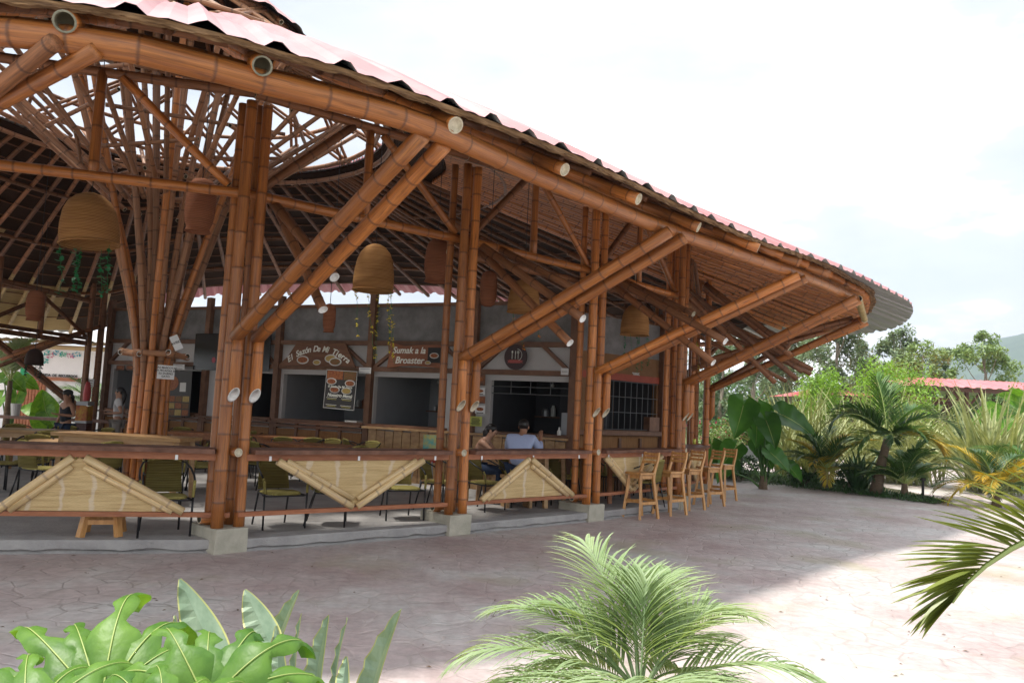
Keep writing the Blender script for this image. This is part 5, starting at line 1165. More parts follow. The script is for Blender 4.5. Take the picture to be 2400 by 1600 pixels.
def person(label, loc, rot, K, cloth, skinm, scale=1.0, hair='long', cap=False):
    """K: joint positions in local metres, figure faces -Y"""
    r = thing('person', label, 'person', loc, rot, static=False); r.scale = (scale,) * 3
    J = {}; E_ = []
    rad = dict(pelvis=(.135, .10), waist=(.115, .085), chest=(.145, .10), neck=(.052, .055), jaw=(.062, .072), head=(.076, .092), crown=(.060, .072),
               shl=.052, shr=.052, ell=.038, elr=.038, wrl=.026, wrr=.026, hil=.085, hir=.085, knl=.056, knr=.056, anl=.036, anr=.036, tol=(.035, .025), tor=(.035, .025), nose=.016)
    for k, v in K.items(): J[k] = (V(v), rad[k])
    J['nose'] = (V(K['head']) + V(K.get('_n', (0, -.098, -.02)) if '_n' in K else (0, -.098, -.02)), .014)
    E_ += [('pelvis', 'waist'), ('waist', 'chest'), ('chest', 'neck'), ('neck', 'jaw'), ('jaw', 'head'), ('head', 'crown'), ('head', 'nose'), ('chest', 'shl'), ('shl', 'ell'), ('ell', 'wrl'), ('chest', 'shr'), ('shr', 'elr'), ('elr', 'wrr'),
           ('pelvis', 'hil'), ('hil', 'knl'), ('knl', 'anl'), ('anl', 'tol'), ('pelvis', 'hir'), ('hir', 'knr'), ('knr', 'anr'), ('anr', 'tor')]
    for sd_ in 'lr':
        d = V(K['wr' + sd_]) - V(K['el' + sd_]); fingers(J, E_, 'wr' + sd_, d, V((1 if sd_ == 'r' else -1, .2, .1)), key='h' + sd_)
    body = skin('body', J, E_, skinm, r, sub=2, root='pelvis')
    for nm, ks, grow, m, lv in cloth:
        JJ = {}
        for k, g in ks.items():
            if isinstance(g, tuple): pos = V(K[g[0]]).lerp(V(K[g[1]]), g[2]); ra = g[3]; JJ[k] = (pos, ra)
            else:
                ra = rad[k]; ra = (ra if isinstance(ra, tuple) else (ra, ra)); JJ[k] = (V(K[k]), (ra[0] + g, ra[1] + g))
        skin(nm, JJ, grow, m, r, sub=lv, root=list(ks)[0])
    hd = V(K['head'])
    b = MB(); b.sphere(hd + V((0, .018, .035)), (.088, .100, .088), 14, 9)
    if hair == 'long': b.tube([hd + V((0, .07, .03)), hd + V((.0, .11, -.06)), hd + V((.03, .10, -.18)), hd + V((.05, .06, -.32)), hd + V((.05, .04, -.42))], [.06, .055, .045, .035, .012], 10)
    if hair == 'bun': b.tube([hd + V((0, .08, .0)), hd + V((0, .13, -.04)), hd + V((.02, .14, -.16))], [.05, .045, .015], 10)
    b.build('hair', HAIR, r, smooth=True)
    if cap:
        b = MB(); b.sphere(hd + V((0, .01, .055)), (.098, .112, .078), 14, 9); b.prism([hd + V((x, y, .065)) for x, y in ((-.07, -.07), (-.06, -.15), (0, -.18), (.06, -.15), (.07, -.07))], (0, 0, .012)); b.build('cap', BLACKM, r, smooth=True)
    for s in (-1, 1):
        b = MB(); b.sphere(hd + V((s * .030, -.086, .005)), (.011, .007, .007), 8, 5); b.build('eye', HAIR, r)
        b = MB(); b.sphere(hd + V((s * .078, .01, -.01)), (.012, .022, .032), 8, 5); b.build('ear', skinm, r)
    b = MB(); b.sphere(hd + V((0, -.078, -.062)), (.024, .010, .007), 8, 5); b.build('mouth', mat('lips', (.25, .08, .06), .5), r)
    return r
NAVY = mat('black_top_cloth', (.008, .010, .016), .85, var=.3); JEAN = mat('dark_jeans', (.010, .022, .055), .85, col2=(.02, .04, .09), vscale=30); WSH = mat('white_shirt_cloth', (.62, .62, .63), .85, var=.05); GTR = mat('grey_trousers', (.24, .22, .20), .85, var=.1)
BLUE = mat('light_blue_shirt', (.34, .42, .66), .85, col2=(.48, .55, .76), vscale=40, stretch=(8, 1, 1))
stand = dict(pelvis=(0, 0, .92), waist=(0, 0, 1.08), chest=(0, .0, 1.27), neck=(0, .0, 1.43), jaw=(0, -.015, 1.49), head=(0, -.01, 1.555), crown=(0, 0, 1.61),
    shl=(-.165, 0, 1.36), shr=(.165, 0, 1.36), ell=(-.24, .02, 1.08), elr=(.25, .03, 1.10), wrl=(-.28, -.05, .86), wrr=(.06, -.20, 1.13),
    hil=(-.09, 0, .86), hir=(.09, 0, .86), knl=(-.10, -.02, .47), knr=(.10, -.02, .47), anl=(-.10, .02, .08), anr=(.10, .02, .08), tol=(-.11, -.13, .03), tor=(.11, -.13, .03))
TOPC = ('tank_top', {'pelvis': .018, 'waist': .016, 'chest': .014, 'a': ('chest', 'shl', .86, (.068, .07)), 'b': ('chest', 'shr', .86, (.068, .07))}, [('pelvis', 'waist'), ('waist', 'chest'), ('chest', 'a'), ('chest', 'b')])
def trousers(nm='trousers', g=.016): return (nm, {'pelvis': g, 'hil': g, 'hir': g, 'knl': g, 'knr': g, 'anl': g, 'anr': g}, [('pelvis', 'hil'), ('hil', 'knl'), ('knl', 'anl'), ('pelvis', 'hir'), ('hir', 'knr'), ('knr', 'anr')])
def tee(nm, g=.018, sl=.55): return (nm, {'pelvis': g, 'waist': g, 'chest': g, 'shl': g + .006, 'shr': g + .006, 'a': ('shl', 'ell', sl, .056), 'b': ('shr', 'elr', sl, .056)}, [('pelvis', 'waist'), ('waist', 'chest'), ('chest', 'shl'), ('shl', 'a'), ('chest', 'shr'), ('shr', 'b')])
def longs(nm, g=.018): return (nm, {'pelvis': g, 'waist': g + .012, 'chest': g + .01, 'shl': g + .01, 'shr': g + .01, 'ell': g, 'elr': g, 'a': ('ell', 'wrl', .82, .042), 'b': ('elr', 'wrr', .82, .042)}, [('pelvis', 'waist'), ('waist', 'chest'), ('chest', 'shl'), ('shl', 'ell'), ('ell', 'a'), ('chest', 'shr'), ('shr', 'elr'), ('elr', 'b')])
def shoes(m): return ('shoes', {'anl': .012, 'tol': .014}, [('anl', 'tol')])
p = atY(152, 1000, 16.6)
person('person in a black cap, sleeveless black top and jeans, one arm bent, at far left', (p.x, p.y, SL), R(-28), stand, [TOPC + (NAVY, 2), trousers() + (JEAN, 2)], SKIN1, scale=.95, hair='bun', cap=True)
walk = dict(stand); walk.update(ell=(-.22, .08, 1.10), wrl=(-.10, -.14, 1.14), elr=(.25, .12, 1.10), wrr=(.18, -.12, 1.08), knl=(-.10, -.14, .48), anl=(-.10, -.05, .10), tol=(-.11, -.2, .05), knr=(.10, .03, .48), anr=(.10, .22, .12), tor=(.11, .10, .04))
p = atY(274, 1000, 18.3)
person('person with long dark hair, white T-shirt and grey trousers walking past the first hatch', (p.x, p.y, SL), R(-75), walk, [tee('t_shirt') + (WSH, 2), trousers() + (GTR, 2)], SKIN2, scale=1.02, hair='long')
sit = dict(pelvis=(0, .05, .62), waist=(0, .03, .78), chest=(0, -.08, .97), neck=(0, -.17, 1.12), jaw=(0, -.21, 1.17), head=(0, -.225, 1.235), crown=(0, -.22, 1.29),
    shl=(-.19, -.10, 1.05), shr=(.19, -.10, 1.05), ell=(-.27, -.28, .86), elr=(.26, -.26, .84), wrl=(-.24, -.40, 1.06), wrr=(.10, -.42, .86),
    hil=(-.10, 0, .58), hir=(.10, 0, .58), knl=(-.13, -.42, .56), knr=(.13, -.42, .56), anl=(-.13, -.40, .10), anr=(.13, -.40, .10), tol=(-.14, -.54, .04), tor=(.14, -.54, .04))
pm_ = atY(1218, 1040, 13.25)
person('person in a light blue long-sleeved shirt seated with back turned, left hand raised', (pm_.x, pm_.y, SL), R(165), dict(sit), [longs('shirt') + (BLUE, 2), trousers() + (JEAN, 2)], SKIN1, scale=1.08, hair='short')
pw_ = atY(1122, 1045, 13.7); sit2 = dict(sit); sit2.update(ell=(-.24, -.30, .90), wrl=(-.10, -.44, .92))
person('person with dark hair and bare arms seated facing the one in the blue shirt', (pw_.x, pw_.y, SL), R(78), sit2, [('white_top', {'pelvis': .016, 'waist': .016, 'chest': .012}, [('pelvis', 'waist'), ('waist', 'chest')], WSH, 2), trousers() + (JEAN, 2)], SKIN2, scale=1.0, hair='long')
for q, lb in ((pm_, 'wooden bench seat under the diner in the blue shirt'), (pw_, 'wooden bench seat under the bare-armed diner')):
    bn = thing('bench', lb, 'bench', (q.x, q.y, SL), R(20), static=False); b = MB(); b.box((0, .03, .50), (.5, .34, .05)); b.build('seat', WOODT, bn)
    for sx in (-1, 1): b = MB(); b.box((sx * .2, .03, .237), (.05, .30, .474)); b.build('leg', WOODT, bn)
# ================================================================ plants
def blade(mb, base, az, el, length, width, droop=.5, seg=8, fold=.25, m=0, tipm=None, bend=0.0, wpos=.4, twist=0.0, flat=False):
    p = V(base); h = V((math.cos(az), math.sin(az), 0)); rows = []; e = el; st = length / seg; a2 = az
    for i in range(seg + 1):
        t = i / seg; wv = width * (math.sin(math.pi * min(1, (t / wpos) * .5 + .08)) if t < wpos else math.cos((t - wpos) / (1 - wpos) * math.pi / 2) ** .75)
        wv = max(wv, .001); h = V((math.cos(a2), math.sin(a2), 0)); d = h * math.cos(e) + V((0, 0, math.sin(e))); s = d.cross(V((0, 0, 1)))
        s = s.normalized() if s.length > 1e-3 else V((-math.sin(a2), math.cos(a2), 0)); up_ = s.cross(d)
        if twist: q = Matrix.Rotation(twist * t + (twist * .0), 3, d); s = q @ s; up_ = q @ up_
        rows.append(mb.add([p - s * wv / 2 + up_ * wv * fold, p, p + s * wv / 2 + up_ * wv * fold]))
        p = p + d * st; e -= droop * st / length; a2 += bend * st / length
    for a, c in zip(rows, rows[1:]): mb.face((a, a + 1, c + 1, c), m); mb.face((a + 1, a + 2, c + 2, c + 1), m)
def frond(parent, org, az, el, length, droop, nleaf=26, ll=.35, lw=.02, m=None, mrib=None, ang=.9, vee=.35, hang=.35, seed=0, name='frond', mb=None, rise=.18, lseg=5, petiole=.18, up=None):
    rr_ = random.Random(seed * 77 + 5); own = mb is None; b = mb or MB(); n_ = 24; e = el; p = V(org); P_ = []; D_ = []; a2 = az; bend = rr_.uniform(-.25, .25)
    for i in range(n_ + 1):
        d = V((math.cos(a2) * math.cos(e), math.sin(a2) * math.cos(e), math.sin(e))); P_.append(p.copy()); D_.append(d); p = p + d * length / n_; e -= droop * (0.35 + 1.3 * i / n_) / n_; a2 += bend / n_
    b.tube(P_, [length * .011 * (1 - .8 * i / n_) + .0012 for i in range(n_ + 1)], 5, m=1)
    for k in range(nleaf):
        t = petiole + (1 - petiole) * (k + .5) / nleaf; fi = t * n_; i = min(int(fi), n_ - 1); q = P_[i].lerp(P_[i + 1], fi - i); d = D_[i]
        s = d.cross(V((0, 0, 1))); s = s.normalized() if s.length > 1e-3 else V((0, 1, 0)); u_ = s.cross(d).normalized()
        lf = ll * (0.45 + .75 * math.sin(math.pi * min(1, .18 + .8 * t)) ** .8) * rr_.uniform(.88, 1.08)
        for sg in (-1, 1):
            a_ = ang * (1.15 - .7 * t) + rr_.uniform(-.08, .08); v_ = vee + rr_.uniform(-.12, .12)
            dr = d * math.cos(a_) + (s * sg * math.cos(v_) + u_ * math.sin(v_)) * math.sin(a_); dr.normalize()
            az_ = math.atan2(dr.y, dr.x); el_ = math.asin(max(-1, min(1, dr.z)))
            blade(b, q, az_, el_, lf, lw, droop=hang + rr_.uniform(-.15, .2), seg=lseg, fold=.22, wpos=.3, bend=sg * -.15)
    if own: return b.build(name, [m, mrib or LRIB], parent)
def az_to_cam(p): return math.atan2(-p.y, -p.x)
# ---- foreground pygmy date palm
pb = atZ(1475, 1640, .42); pp = thing('pygmy_palm', 'feathery pale green young palm in the centre foreground', 'palm', (pb.x, pb.y, 0), static=False)
# put it about 2.9 m away
c_ = atY(1500, 1600, 2.95); pp.location = (c_.x, c_.y, 0); zc = c_.z - .02
b = MB(); b.tube([(0, 0, 0), (.01, 0, zc * .5), (0, 0, zc)], [.07, .055, .06], 12); b.build('trunk', PBARK, pp, smooth=True)
fr = [  # azimuth (deg), elevation, length, droop
    (118, 62, .74, .8), (66, 58, .64, .9), (90, 66, .52, .8), (152, 42, .80, 1.1), (30, 46, .74, 1.1), (178, 26, .86, 1.0), (2, 24, .92, 1.1), (138, 28, .66, 1.1), (45, 30, .70, 1.1),
    (200, 14, .84, 1.0), (-18, 12, .90, 1.1), (225, 22, .70, 1.2), (-46, 22, .74, 1.2), (165, 6, .86, .9), (14, 4, .9, .9), (250, 28, .55, 1.3), (-70, 30, .55, 1.3), (190, -4, .8, .8), (-10, -6, .84, .8), (104, 78, .46, .5), (75, 80, .42, .4), (130, 10, .6, .9), (50, 8, .6, .9), (158, 60, .5, 1.2), (20, 62, .52, 1.2)]
for k, (a, e, l, d) in enumerate(fr): l *= .86 if e > 55 else .76; frond(pp, (.02 * math.cos(R(a)), .02 * math.sin(R(a)), zc), R(a), R(e), l, d, nleaf=31, ll=.25, lw=.0115, m=LPALM, mrib=LPALM, seed=k + 1, ang=.85, vee=.35, hang=.8)
# ---- right foreground frond (palm stands just outside the frame)
o_ = V((2.58, 2.75, 0)); tip = atY(2225, 1425, 2.85); st_ = atY(2440, 1262, 2.85)
rp = thing('arching_palm', 'olive green palm with one big frond reaching in from the right edge', 'palm', (st_.x + .9, st_.y + .2, 0), static=False)
b = MB(); b.tube([(0, 0, 0), (0, 0, .7)], [.09, .07], 12); b.build('trunk', PBARK, rp, smooth=True)
def frond_path(parent, P_, nleaf, ll, lw, m, seed, w0=.009, k0=.0, ang0=1.0):
    rr_ = random.Random(seed); b = MB(); n_ = len(P_) - 1; base = parent.location; P_ = [p - base for p in P_]
    b.tube(P_, [w0 * (1 - .75 * i / n_) for i in range(n_ + 1)], 6, m=1)
    for k in range(nleaf):
        t = k0 + (1 - k0) * (k + .5) / nleaf; fi = t * n_; i = min(int(fi), n_ - 1); q = P_[i].lerp(P_[i + 1], fi - i); d = (P_[i + 1] - P_[i]).normalized()
        view = nrm(q + base - CAM); s = d.cross(view).normalized(); u_ = s.cross(d)
        lf = ll * (.5 + .6 * math.sin(math.pi * min(1, .25 + .72 * t))) * rr_.uniform(.9, 1.05)
        if s.dot(up) < 0: s = -s; u_ = -u_
        for sg in (0, 1):
            a_ = ang0 * (1.1 - .85 * t) + rr_.uniform(-.05, .05) - .12 * sg; dr = d * math.cos(a_) + (s + u_ * (.15 + .55 * sg) * (1 if sg else -1)).normalized() * math.sin(a_)
            blade(b, q, math.atan2(dr.y, dr.x), math.asin(max(-1, min(1, dr.z))), lf * (1 - .1 * sg), lw, droop=.12 + rr_.uniform(-.05, .08), seg=6, fold=.3, wpos=.35)
    return b.build('frond', [m, LRIB], parent)
pth = [atY(x, y, d) for x, y, d in ((2620, 1190, 3.1), (2520, 1215, 3.0), (2440, 1250, 2.92), (2370, 1285, 2.86), (2310, 1325, 2.82), (2262, 1370, 2.8), (2232, 1412, 2.8))]
frond_path(rp, pth, 34, .33, .029, LPALM2, 5, w0=.016, ang0=1.05)
for k, (a, e, l, d) in enumerate(((20, 50, 1.0, 1.0), (-40, 40, 1.0, 1.1), (80, 60, 1.0, 1.0))): frond(rp, (0, 0, .7), R(a), R(e), l, d, nleaf=24, ll=.3, lw=.018, m=LPALM2, seed=50 + k)
# ---- split-leaf philodendron, lower left
def lobed_leaf(name, parent, cen, normal, updir, size, seed, lobes, m=LMON):
    """lobes: list of (angle deg from updir, length factor, curl)"""
    rr_ = random.Random(seed); n_ = nrm(normal); u_ = nrm(updir - n_ * updir.dot(n_)); s_ = u_.cross(n_); b = MB(); base = parent.location; c = V(cen) - base
    L_ = sorted(lobes); 
    for q, (a, lf, curl) in enumerate(L_):
        a0 = R(a); l = size * lf; wmax = size * .205 * (1 + .15 * rr_.random()); rows = []; ns = 26; bend = rr_.uniform(-.35, .35)
        p = c.copy(); e = rr_.uniform(.20, .50)
        for i in range(ns + 1):
            t = i / ns; ang = a0 + bend * t * t; d = (u_ * math.cos(ang) + s_ * math.sin(ang)); dd = d * math.cos(e) + n_ * math.sin(e)
            sd_ = (s_ * math.cos(ang) - u_ * math.sin(ang)); nn_ = sd_.cross(dd)
            # strips fuse near the centre, pinch at a third, widen and end round
            wv = wmax * (1.0 + 1.3 * t if t < .30 else 1.39 - .55 * math.sin((t - .30) / .7 * math.pi * .8))
            if t > .72: wv *= math.sqrt(max(0.0, 1 - ((t - .72) / .28) ** 1.7))
            def cut(x, c0): return 1 - .62 * math.exp(-((x - c0) / .055) ** 2)
            kl = cut(t, .42 + .06 * (q % 3)) * cut(t, .70 + .04 * (q % 2)); kr = cut(t, .50 + .05 * ((q + 1) % 3)) * cut(t, .78)
            wv = max(wv, .004) * (1 + .16 * math.sin(t * 11 + q * 2) + .10 * math.sin(t * 23 + q))
            wl = .11 * size * math.sin(t * 6 + q) * t
            rows.append(b.add([p - sd_ * wv * .5 * kl + nn_ * (-wv * .10 + wl * .4), p - sd_ * wv * .25 * kl + nn_ * (wv * .05 + wl * .2), p, p + sd_ * wv * .25 * kr + nn_ * (wv * .05 - wl * .2), p + sd_ * wv * .5 * kr + nn_ * (-wv * .10 - wl * .4)]))
            p = p + dd * l / ns; e -= (curl + .5) * (t ** 1.2) * 3.1 / ns
        for a_, c_ in zip(rows, rows[1:]):
            for k in range(4): b.face((a_ + k, a_ + k + 1, c_ + k + 1, c_ + k), 0)
        # rib
        rib = [b.v[r_ + 2] + n_ * .0025 for r_ in rows[:-2]]
        b.tube(rib, [size * .0075 * (1 - .8 * i / len(rib)) for i in range(len(rib))], 5, m=1)
    o = b.build(name, [m, LRIB], parent, smooth=True); o.data.transform(Matrix.Identity(4)); return o
base = atY(250, 1600, 1.5); mp_ = thing('split_leaf_philodendron', 'big glossy bright green split-leaf plant in the lower left corner', 'philodendron', (base.x, base.y - .1, 0), static=False)
lv = [  # px, py, dist, normal(towards viewer up), up, size, lobes
    (236, 1655, 1.55, (.0, -.42, .9), (.0, .9, .42), .315, [(-96, 1.0, .5), (-82, 1.2, .9), (-58, 1.3, .8), (-38, .9, .5), (-14, 1.22, 1.0), (12, 1.08, 1.5), (34, .8, .9), (75, .8, .8), (-108, 1.0, .4), (110, .7, .5)]),
    (486, 1650, 1.45, (.08, -.55, .85), (.05, .8, .5), .27, [(-75, .85, .9), (-48, .9, .9), (-22, .8, .8), (8, 1.02, 1.6), (36, 1.0, 1.3), (62, .98, 1.2), (92, .85, .8), (-105, .6, .5)]),
    (60, 1700, 1.4, (-.1, -.3, .9), (-.3, .9, .3), .26, [(-70, 1, .8), (-40, 1, .8), (-10, .9, .8), (20, .9, 1), (55, .9, .8)]),
    (380, 1720, 1.3, (.1, -.3, .9), (.1, .9, .3), .22, [(-60, 1, .8), (-30, .9, .8), (0, .8, .8), (30, .9, 1), (60, .9, .8)])]
for k, (px, py, d, n_, u_, sz, lb) in enumerate(lv):
    c = atY(px, py, d); 
    lobed_leaf('leaf', mp_, c, V(n_), V(u_), sz, k + 3, lb)
    b = MB(); q = c - mp_.location; b.tube([q, q + V((0, -.03, -.12)), V((q.x * .5, q.y * .5 - .05, .5)), V((0, 0, .05))], [.006, .007, .011, .015], 6); b.build('leaf_stalk', LRIB, mp_)
# ---- grey-green paddle leaves
bp0 = atY(640, 1700, 1.9); bp_ = thing('bird_of_paradise_plant', 'clump of pointed grey-green paddle leaves beside the split-leaf plant', 'plant', (bp0.x, bp0.y, 0), static=False)
def paddle(px0, py0, px1, py1, d, w_, tw, k):
    a = atY(px0, py0, d); c = atY(px1, py1, d + .05); dv = c - a; L_ = dv.length; d_ = dv.normalized(); view = nrm(a - CAM); s = d_.cross(view).normalized(); s = Matrix.Rotation(tw, 3, d_) @ s; nn_ = s.cross(d_)
    b = MB(); rows = []; n_ = 14
    for i in range(n_ + 1):
        t = i / n_; wv = w_ * (math.sin(math.pi * (.18 + .82 * t) ** .85) ** .8 if t < 1 else 0) + .0015; p = a + d_ * L_ * t + nn_ * (.04 * L_ * math.sin(math.pi * t)) - bp_.location; r_ = .004 * math.sin(i * 2.3 + k)
        rows.append(b.add([p - s * (wv * .5 + .002) + nn_ * wv * .20, p - s * wv * .47 + nn_ * (wv * .19), p, p + s * (wv * .47) + nn_ * (wv * .19 + r_), p + s * (wv * .5 + .002) + nn_ * (wv * .20 + r_)]))
    for r1, r2 in zip(rows, rows[1:]):
        for q in range(4): b.face((r1 + q, r1 + q + 1, r2 + q + 1, r2 + q), 1 if q in (0, 3) else 0)
    b.build('leaf', [LBIRD, LEDGE], bp_, smooth=False)
    b = MB(); q = a - bp_.location; b.tube([q, V((q.x * .4, q.y * .4, q.z * .5)), V((0, 0, .02))], [.006, .009, .012], 6); b.build('leaf_stalk', LBIRD, bp_)
for k, (x0, y0, x1, y1, d, w_, tw) in enumerate(((520, 1560, 421, 1355, 1.95, .085, .2), (640, 1520, 574, 1380, 2.0, .075, .2), (630, 1560, 701, 1382, 2.05, .06, .9), (735, 1650, 770, 1440, 1.9, .055, .8), (850, 1690, 940, 1425, 1.85, .07, .9), (690, 1660, 706, 1436, 1.95, .022, 1.0), (780, 1660, 815, 1446, 1.95, .025, 1.1), (425, 1560, 410, 1441, 2.0, .02, .5), (660, 1640, 648, 1465, 1.9, .04, .3), (800, 1650, 812, 1537, 1.8, .03, .3), (600, 1700, 560, 1500, 2.1, .08, .2))): paddle(x0, y0, x1, y1, d, w_, tw, k)
sheet('planting_bed', [(-4, -.5), (5.5, -.5), (5.5, 3.4), (-4, 3.0)], .012, SOIL)

# ---- background vegetation on the right
def ear_leaf(parent, p, az, el, size, m=LALO, name='leaf', roll=0.0, side=0.0):
    """heart-shaped leaf, p = stalk joint (local), tip towards az/el"""
    b = MB(); d = V((math.cos(az) * math.cos(el), math.sin(az) * math.cos(el), math.sin(el))); s = d.cross(V((0, 0, 1))).normalized(); s = Matrix.Rotation(roll, 3, d) @ s; n_ = s.cross(d); rows = []; ns = 14
    for i in range(ns + 1):
        t = i / ns; y = -.32 + 1.32 * t
        if t < .24: wv = .40 * math.sqrt(max(0, 1 - ((.24 - t) / .24) ** 2)) + .03; inn = .13 * (1 - t / .24)
        else: wv = .43 * math.cos((t - .24) / .76 * math.pi / 2) ** .8; inn = 0
        q = V(p) + d * size * y - n_ * (size * .28 * max(0, y) ** 2); row = []
        for u in (-1, -.55, 0, .55, 1):
            x = (inn * (1 if u > 0 else -1) + (wv - inn) * u) if u else 0
            if u == 0 and t < .24: q2 = V(p) + d * size * 0
            else: q2 = q
            row.append(q2 + s * size * x + n_ * size * (.10 * abs(u) + .03 * math.sin(i * 1.9 + u * 3) * abs(u)))
        rows.append(b.add(row))
    for r1, r2 in zip(rows, rows[1:]):
        for q in range(4): b.face((r1 + q, r1 + q + 1, r2 + q + 1, r2 + q), 0)
    b.tube([V(p) + d * size * y - n_ * (size * .28 * max(0, y) ** 2 - .004) for y in (0, .25, .5, .75, .95)], [size * .014, size * .011, size * .008, size * .005, size * .002], 5, m=1)
    return b.build(name, [m, LRIB], parent, smooth=True)
def ears(label, px, py, leaves, d=None, m=LALO, base_z=0.0, cat='plant', nm='elephant_ear'):
    g = atZ(px, py, base_z) if d is None else atY(px, py, d); r = thing(nm, label, cat, (g.x, g.y, base_z), static=False)
    for k, (lx, ly, a, e, sz) in enumerate(leaves):
        q = atY(lx, ly, g.y + .3 * math.sin(k * 2.1)) - r.location
        ear_leaf(r, q, R(a), R(e), sz, m=m, roll=.95 * math.cos(R(a)) + .25 * math.sin(k * 3.3))
        b = MB(); b.tube([V((.05 * math.cos(k), .05 * math.sin(k), 0)), V((q.x * .35, q.y * .35, q.z * .55)), q], [.035, .025, .014], 7); b.build('leaf_stalk', LMID, r)
    b = MB(); b.tube([(0, 0, 0), (0, 0, .35)], [.12, .09], 9); b.build('trunk', PBARK, r)
    return r
def palm(label, px, py, ztop, nf, fl, droop, m, seed, trunk_r=.12, nleaf=30, ll=.5, lw=.035, nm='palm_tree', elr=(20, 75), d=None, mats2=None, hang=.4, custom=None, lean=0, vee=.3):
    g = atZ(px, py, 0) if d is None else atY(px, py, d); r = thing(nm, label, 'palm', (g.x, g.y, 0), static=False); rr_ = random.Random(seed)
    b = MB(); b.tube([(0, 0, 0), (lean * .3, 0, ztop * .4), (lean, 0, ztop)], [trunk_r * 1.3, trunk_r, trunk_r * .7], 10); b.build('trunk', PBARK, r, smooth=True)
    for k in range(nf if custom is None else len(custom)):
        if custom: a, e, l, dr, mm = custom[k]; mm = mm or m
        else: a = 360 * k / nf + rr_.uniform(-18, 18); e = rr_.uniform(*elr); l = fl * rr_.uniform(.8, 1.1); dr = droop * rr_.uniform(.8, 1.2); mm = m if not mats2 else rr_.choice([m, m, mats2])
        frond(r, (lean, 0, ztop), R(a), R(e), l, dr, nleaf=nleaf, ll=ll, lw=lw, m=mm, seed=seed * 10 + k, lseg=3, hang=hang, vee=vee)
    return r
def sword_clump(label, px, py, n_, length, seed, m=LFLAX, lw=.06, spread=(35, 88), nm='flax_clump', droop=.6, d=None, rad=.4):
    g = atZ(px, py, 0) if d is None else atY(px, py, d); r = thing(nm, label, 'plant', (g.x, g.y, 0), static=False); rr_ = random.Random(seed); b = MB()
    for k in range(n_):
        a = rr_.uniform(0, 6.283); e = R(rr_.uniform(*spread)); o = V((rad * rr_.uniform(-1, 1), rad * rr_.uniform(-1, 1), 0))
        blade(b, o, a, e, length * rr_.uniform(.6, 1.1), lw * rr_.uniform(.7, 1.2), droop=droop * rr_.uniform(.3, 1.4), seg=6, fold=.2, wpos=.35, twist=rr_.uniform(-1.2, 1.2))
    b.build('leaves', m, r); return r
def leafcloud(b, centers, n_, leaf, rr_, m=0, flat=.5, asp=.45):
    for (c, rad) in centers:
        for k in range(n_):
            v = V((rr_.gauss(0, 1), rr_.gauss(0, 1), rr_.gauss(0, 1))).normalized() * rr_.random() ** .45; p = V(c) + V((v.x * rad[0], v.y * rad[1], v.z * rad[2]))
            d = V((rr_.uniform(-1, 1), rr_.uniform(-1, 1), rr_.uniform(-1, .5))).normalized(); s = d.cross(V((rr_.uniform(-1, 1), rr_.uniform(-1, 1), 1))).normalized(); l = leaf * rr_.uniform(.6, 1.3)
            i = b.add([p - d * l * .5, p + s * l * asp * .5, p + d * l * .5, p - s * l * asp * .5]); b.face((i, i + 1, i + 2, i + 3), m)
def tree(label, px, d, ztop, width, seed, m, nclump=46, nleaf=150, leaf=.22, zbot=.35, nm='eucalyptus_tree', trunkm=BARK, tr=.16, clr=.12, asp=.35):
    g = atY(px, 950, d); r = thing(nm, label, 'tree', (g.x, g.y, 0), static=False); rr_ = random.Random(seed)
    tb = MB(); tp = [V((0, 0, 0))]; 
    for k in range(1, 7): tp.append(V((rr_.uniform(-.3, .3) * width * .12, rr_.uniform(-.2, .2), ztop * .92 * k / 6)))
    tb.tube(tp, [tr * (1 - .8 * k / 6) for k in range(7)], 8)
    cs = []
    for k in range(nclump):
        t = rr_.random() ** .8; z = ztop * (zbot + (1 - zbot) * t); w_ = width * .5 * (math.sin(math.pi * min(1, .22 + .75 * t)) ** .7); a = rr_.uniform(0, 6.283); q = rr_.random() ** .5
        c = V((math.cos(a) * w_ * q, math.sin(a) * w_ * q * .8, z)); s = width * clr * rr_.uniform(.6, 1.3); cs.append((c, (s, s, s * rr_.uniform(.7, 1.2))))
        if k % 2 == 0:
            zz = z * rr_.uniform(.55, .85); i = min(5, int(zz / (ztop * .92) * 6)); s0 = tp[i].lerp(tp[i + 1], .5)
            tb.tube([s0, s0.lerp(c, .5) + V((0, 0, -.1 * width * .3)), c], [tr * .28, tr * .16, tr * .05], 5)
    tb.build('trunk', trunkm, r); b = MB(); leafcloud(b, cs, nleaf, leaf, rr_, asp=asp); b.build('crown', m, r); return r
def bush(label, px, py, w_, h_, m, seed, d=None, n=16, nleaf=170, leaf=.10, nm='shrub', m2=None, cat='shrub', frac=.1):
    g = atZ(px, py, 0) if d is None else atY(px, py, d); r = thing(nm, label, cat, (g.x, g.y, 0), static=False); rr_ = random.Random(seed); b = MB(); cs = []
    for k in range(n):
        a = rr_.uniform(0, 6.283); q = rr_.random() ** .5; z = h_ * rr_.uniform(.15, .9); sh = math.sqrt(max(.1, 1 - (z / h_) ** 2 * .7)); cs.append((V((math.cos(a) * w_ * .42 * q * sh, math.sin(a) * w_ * .3 * q * sh, z)), (w_ * .17, w_ * .17, h_ * .17)))
    leafcloud(b, cs, nleaf, leaf, rr_, asp=.5); b.build('foliage', m, r)
    tb = MB()
    for c, _ in cs[:6]: tb.tube([V((0, 0, 0)), V(c) * .6, V(c)], [.03, .02, .008], 5)
    tb.build('stem', BARK, r)
    if m2: b = MB(); leafcloud(b, [(c, [x * 1.08 for x in q]) for c, q in cs], int(nleaf * frac), leaf * .9, rr_, asp=.8); b.build('blossom', m2, r)
    return r
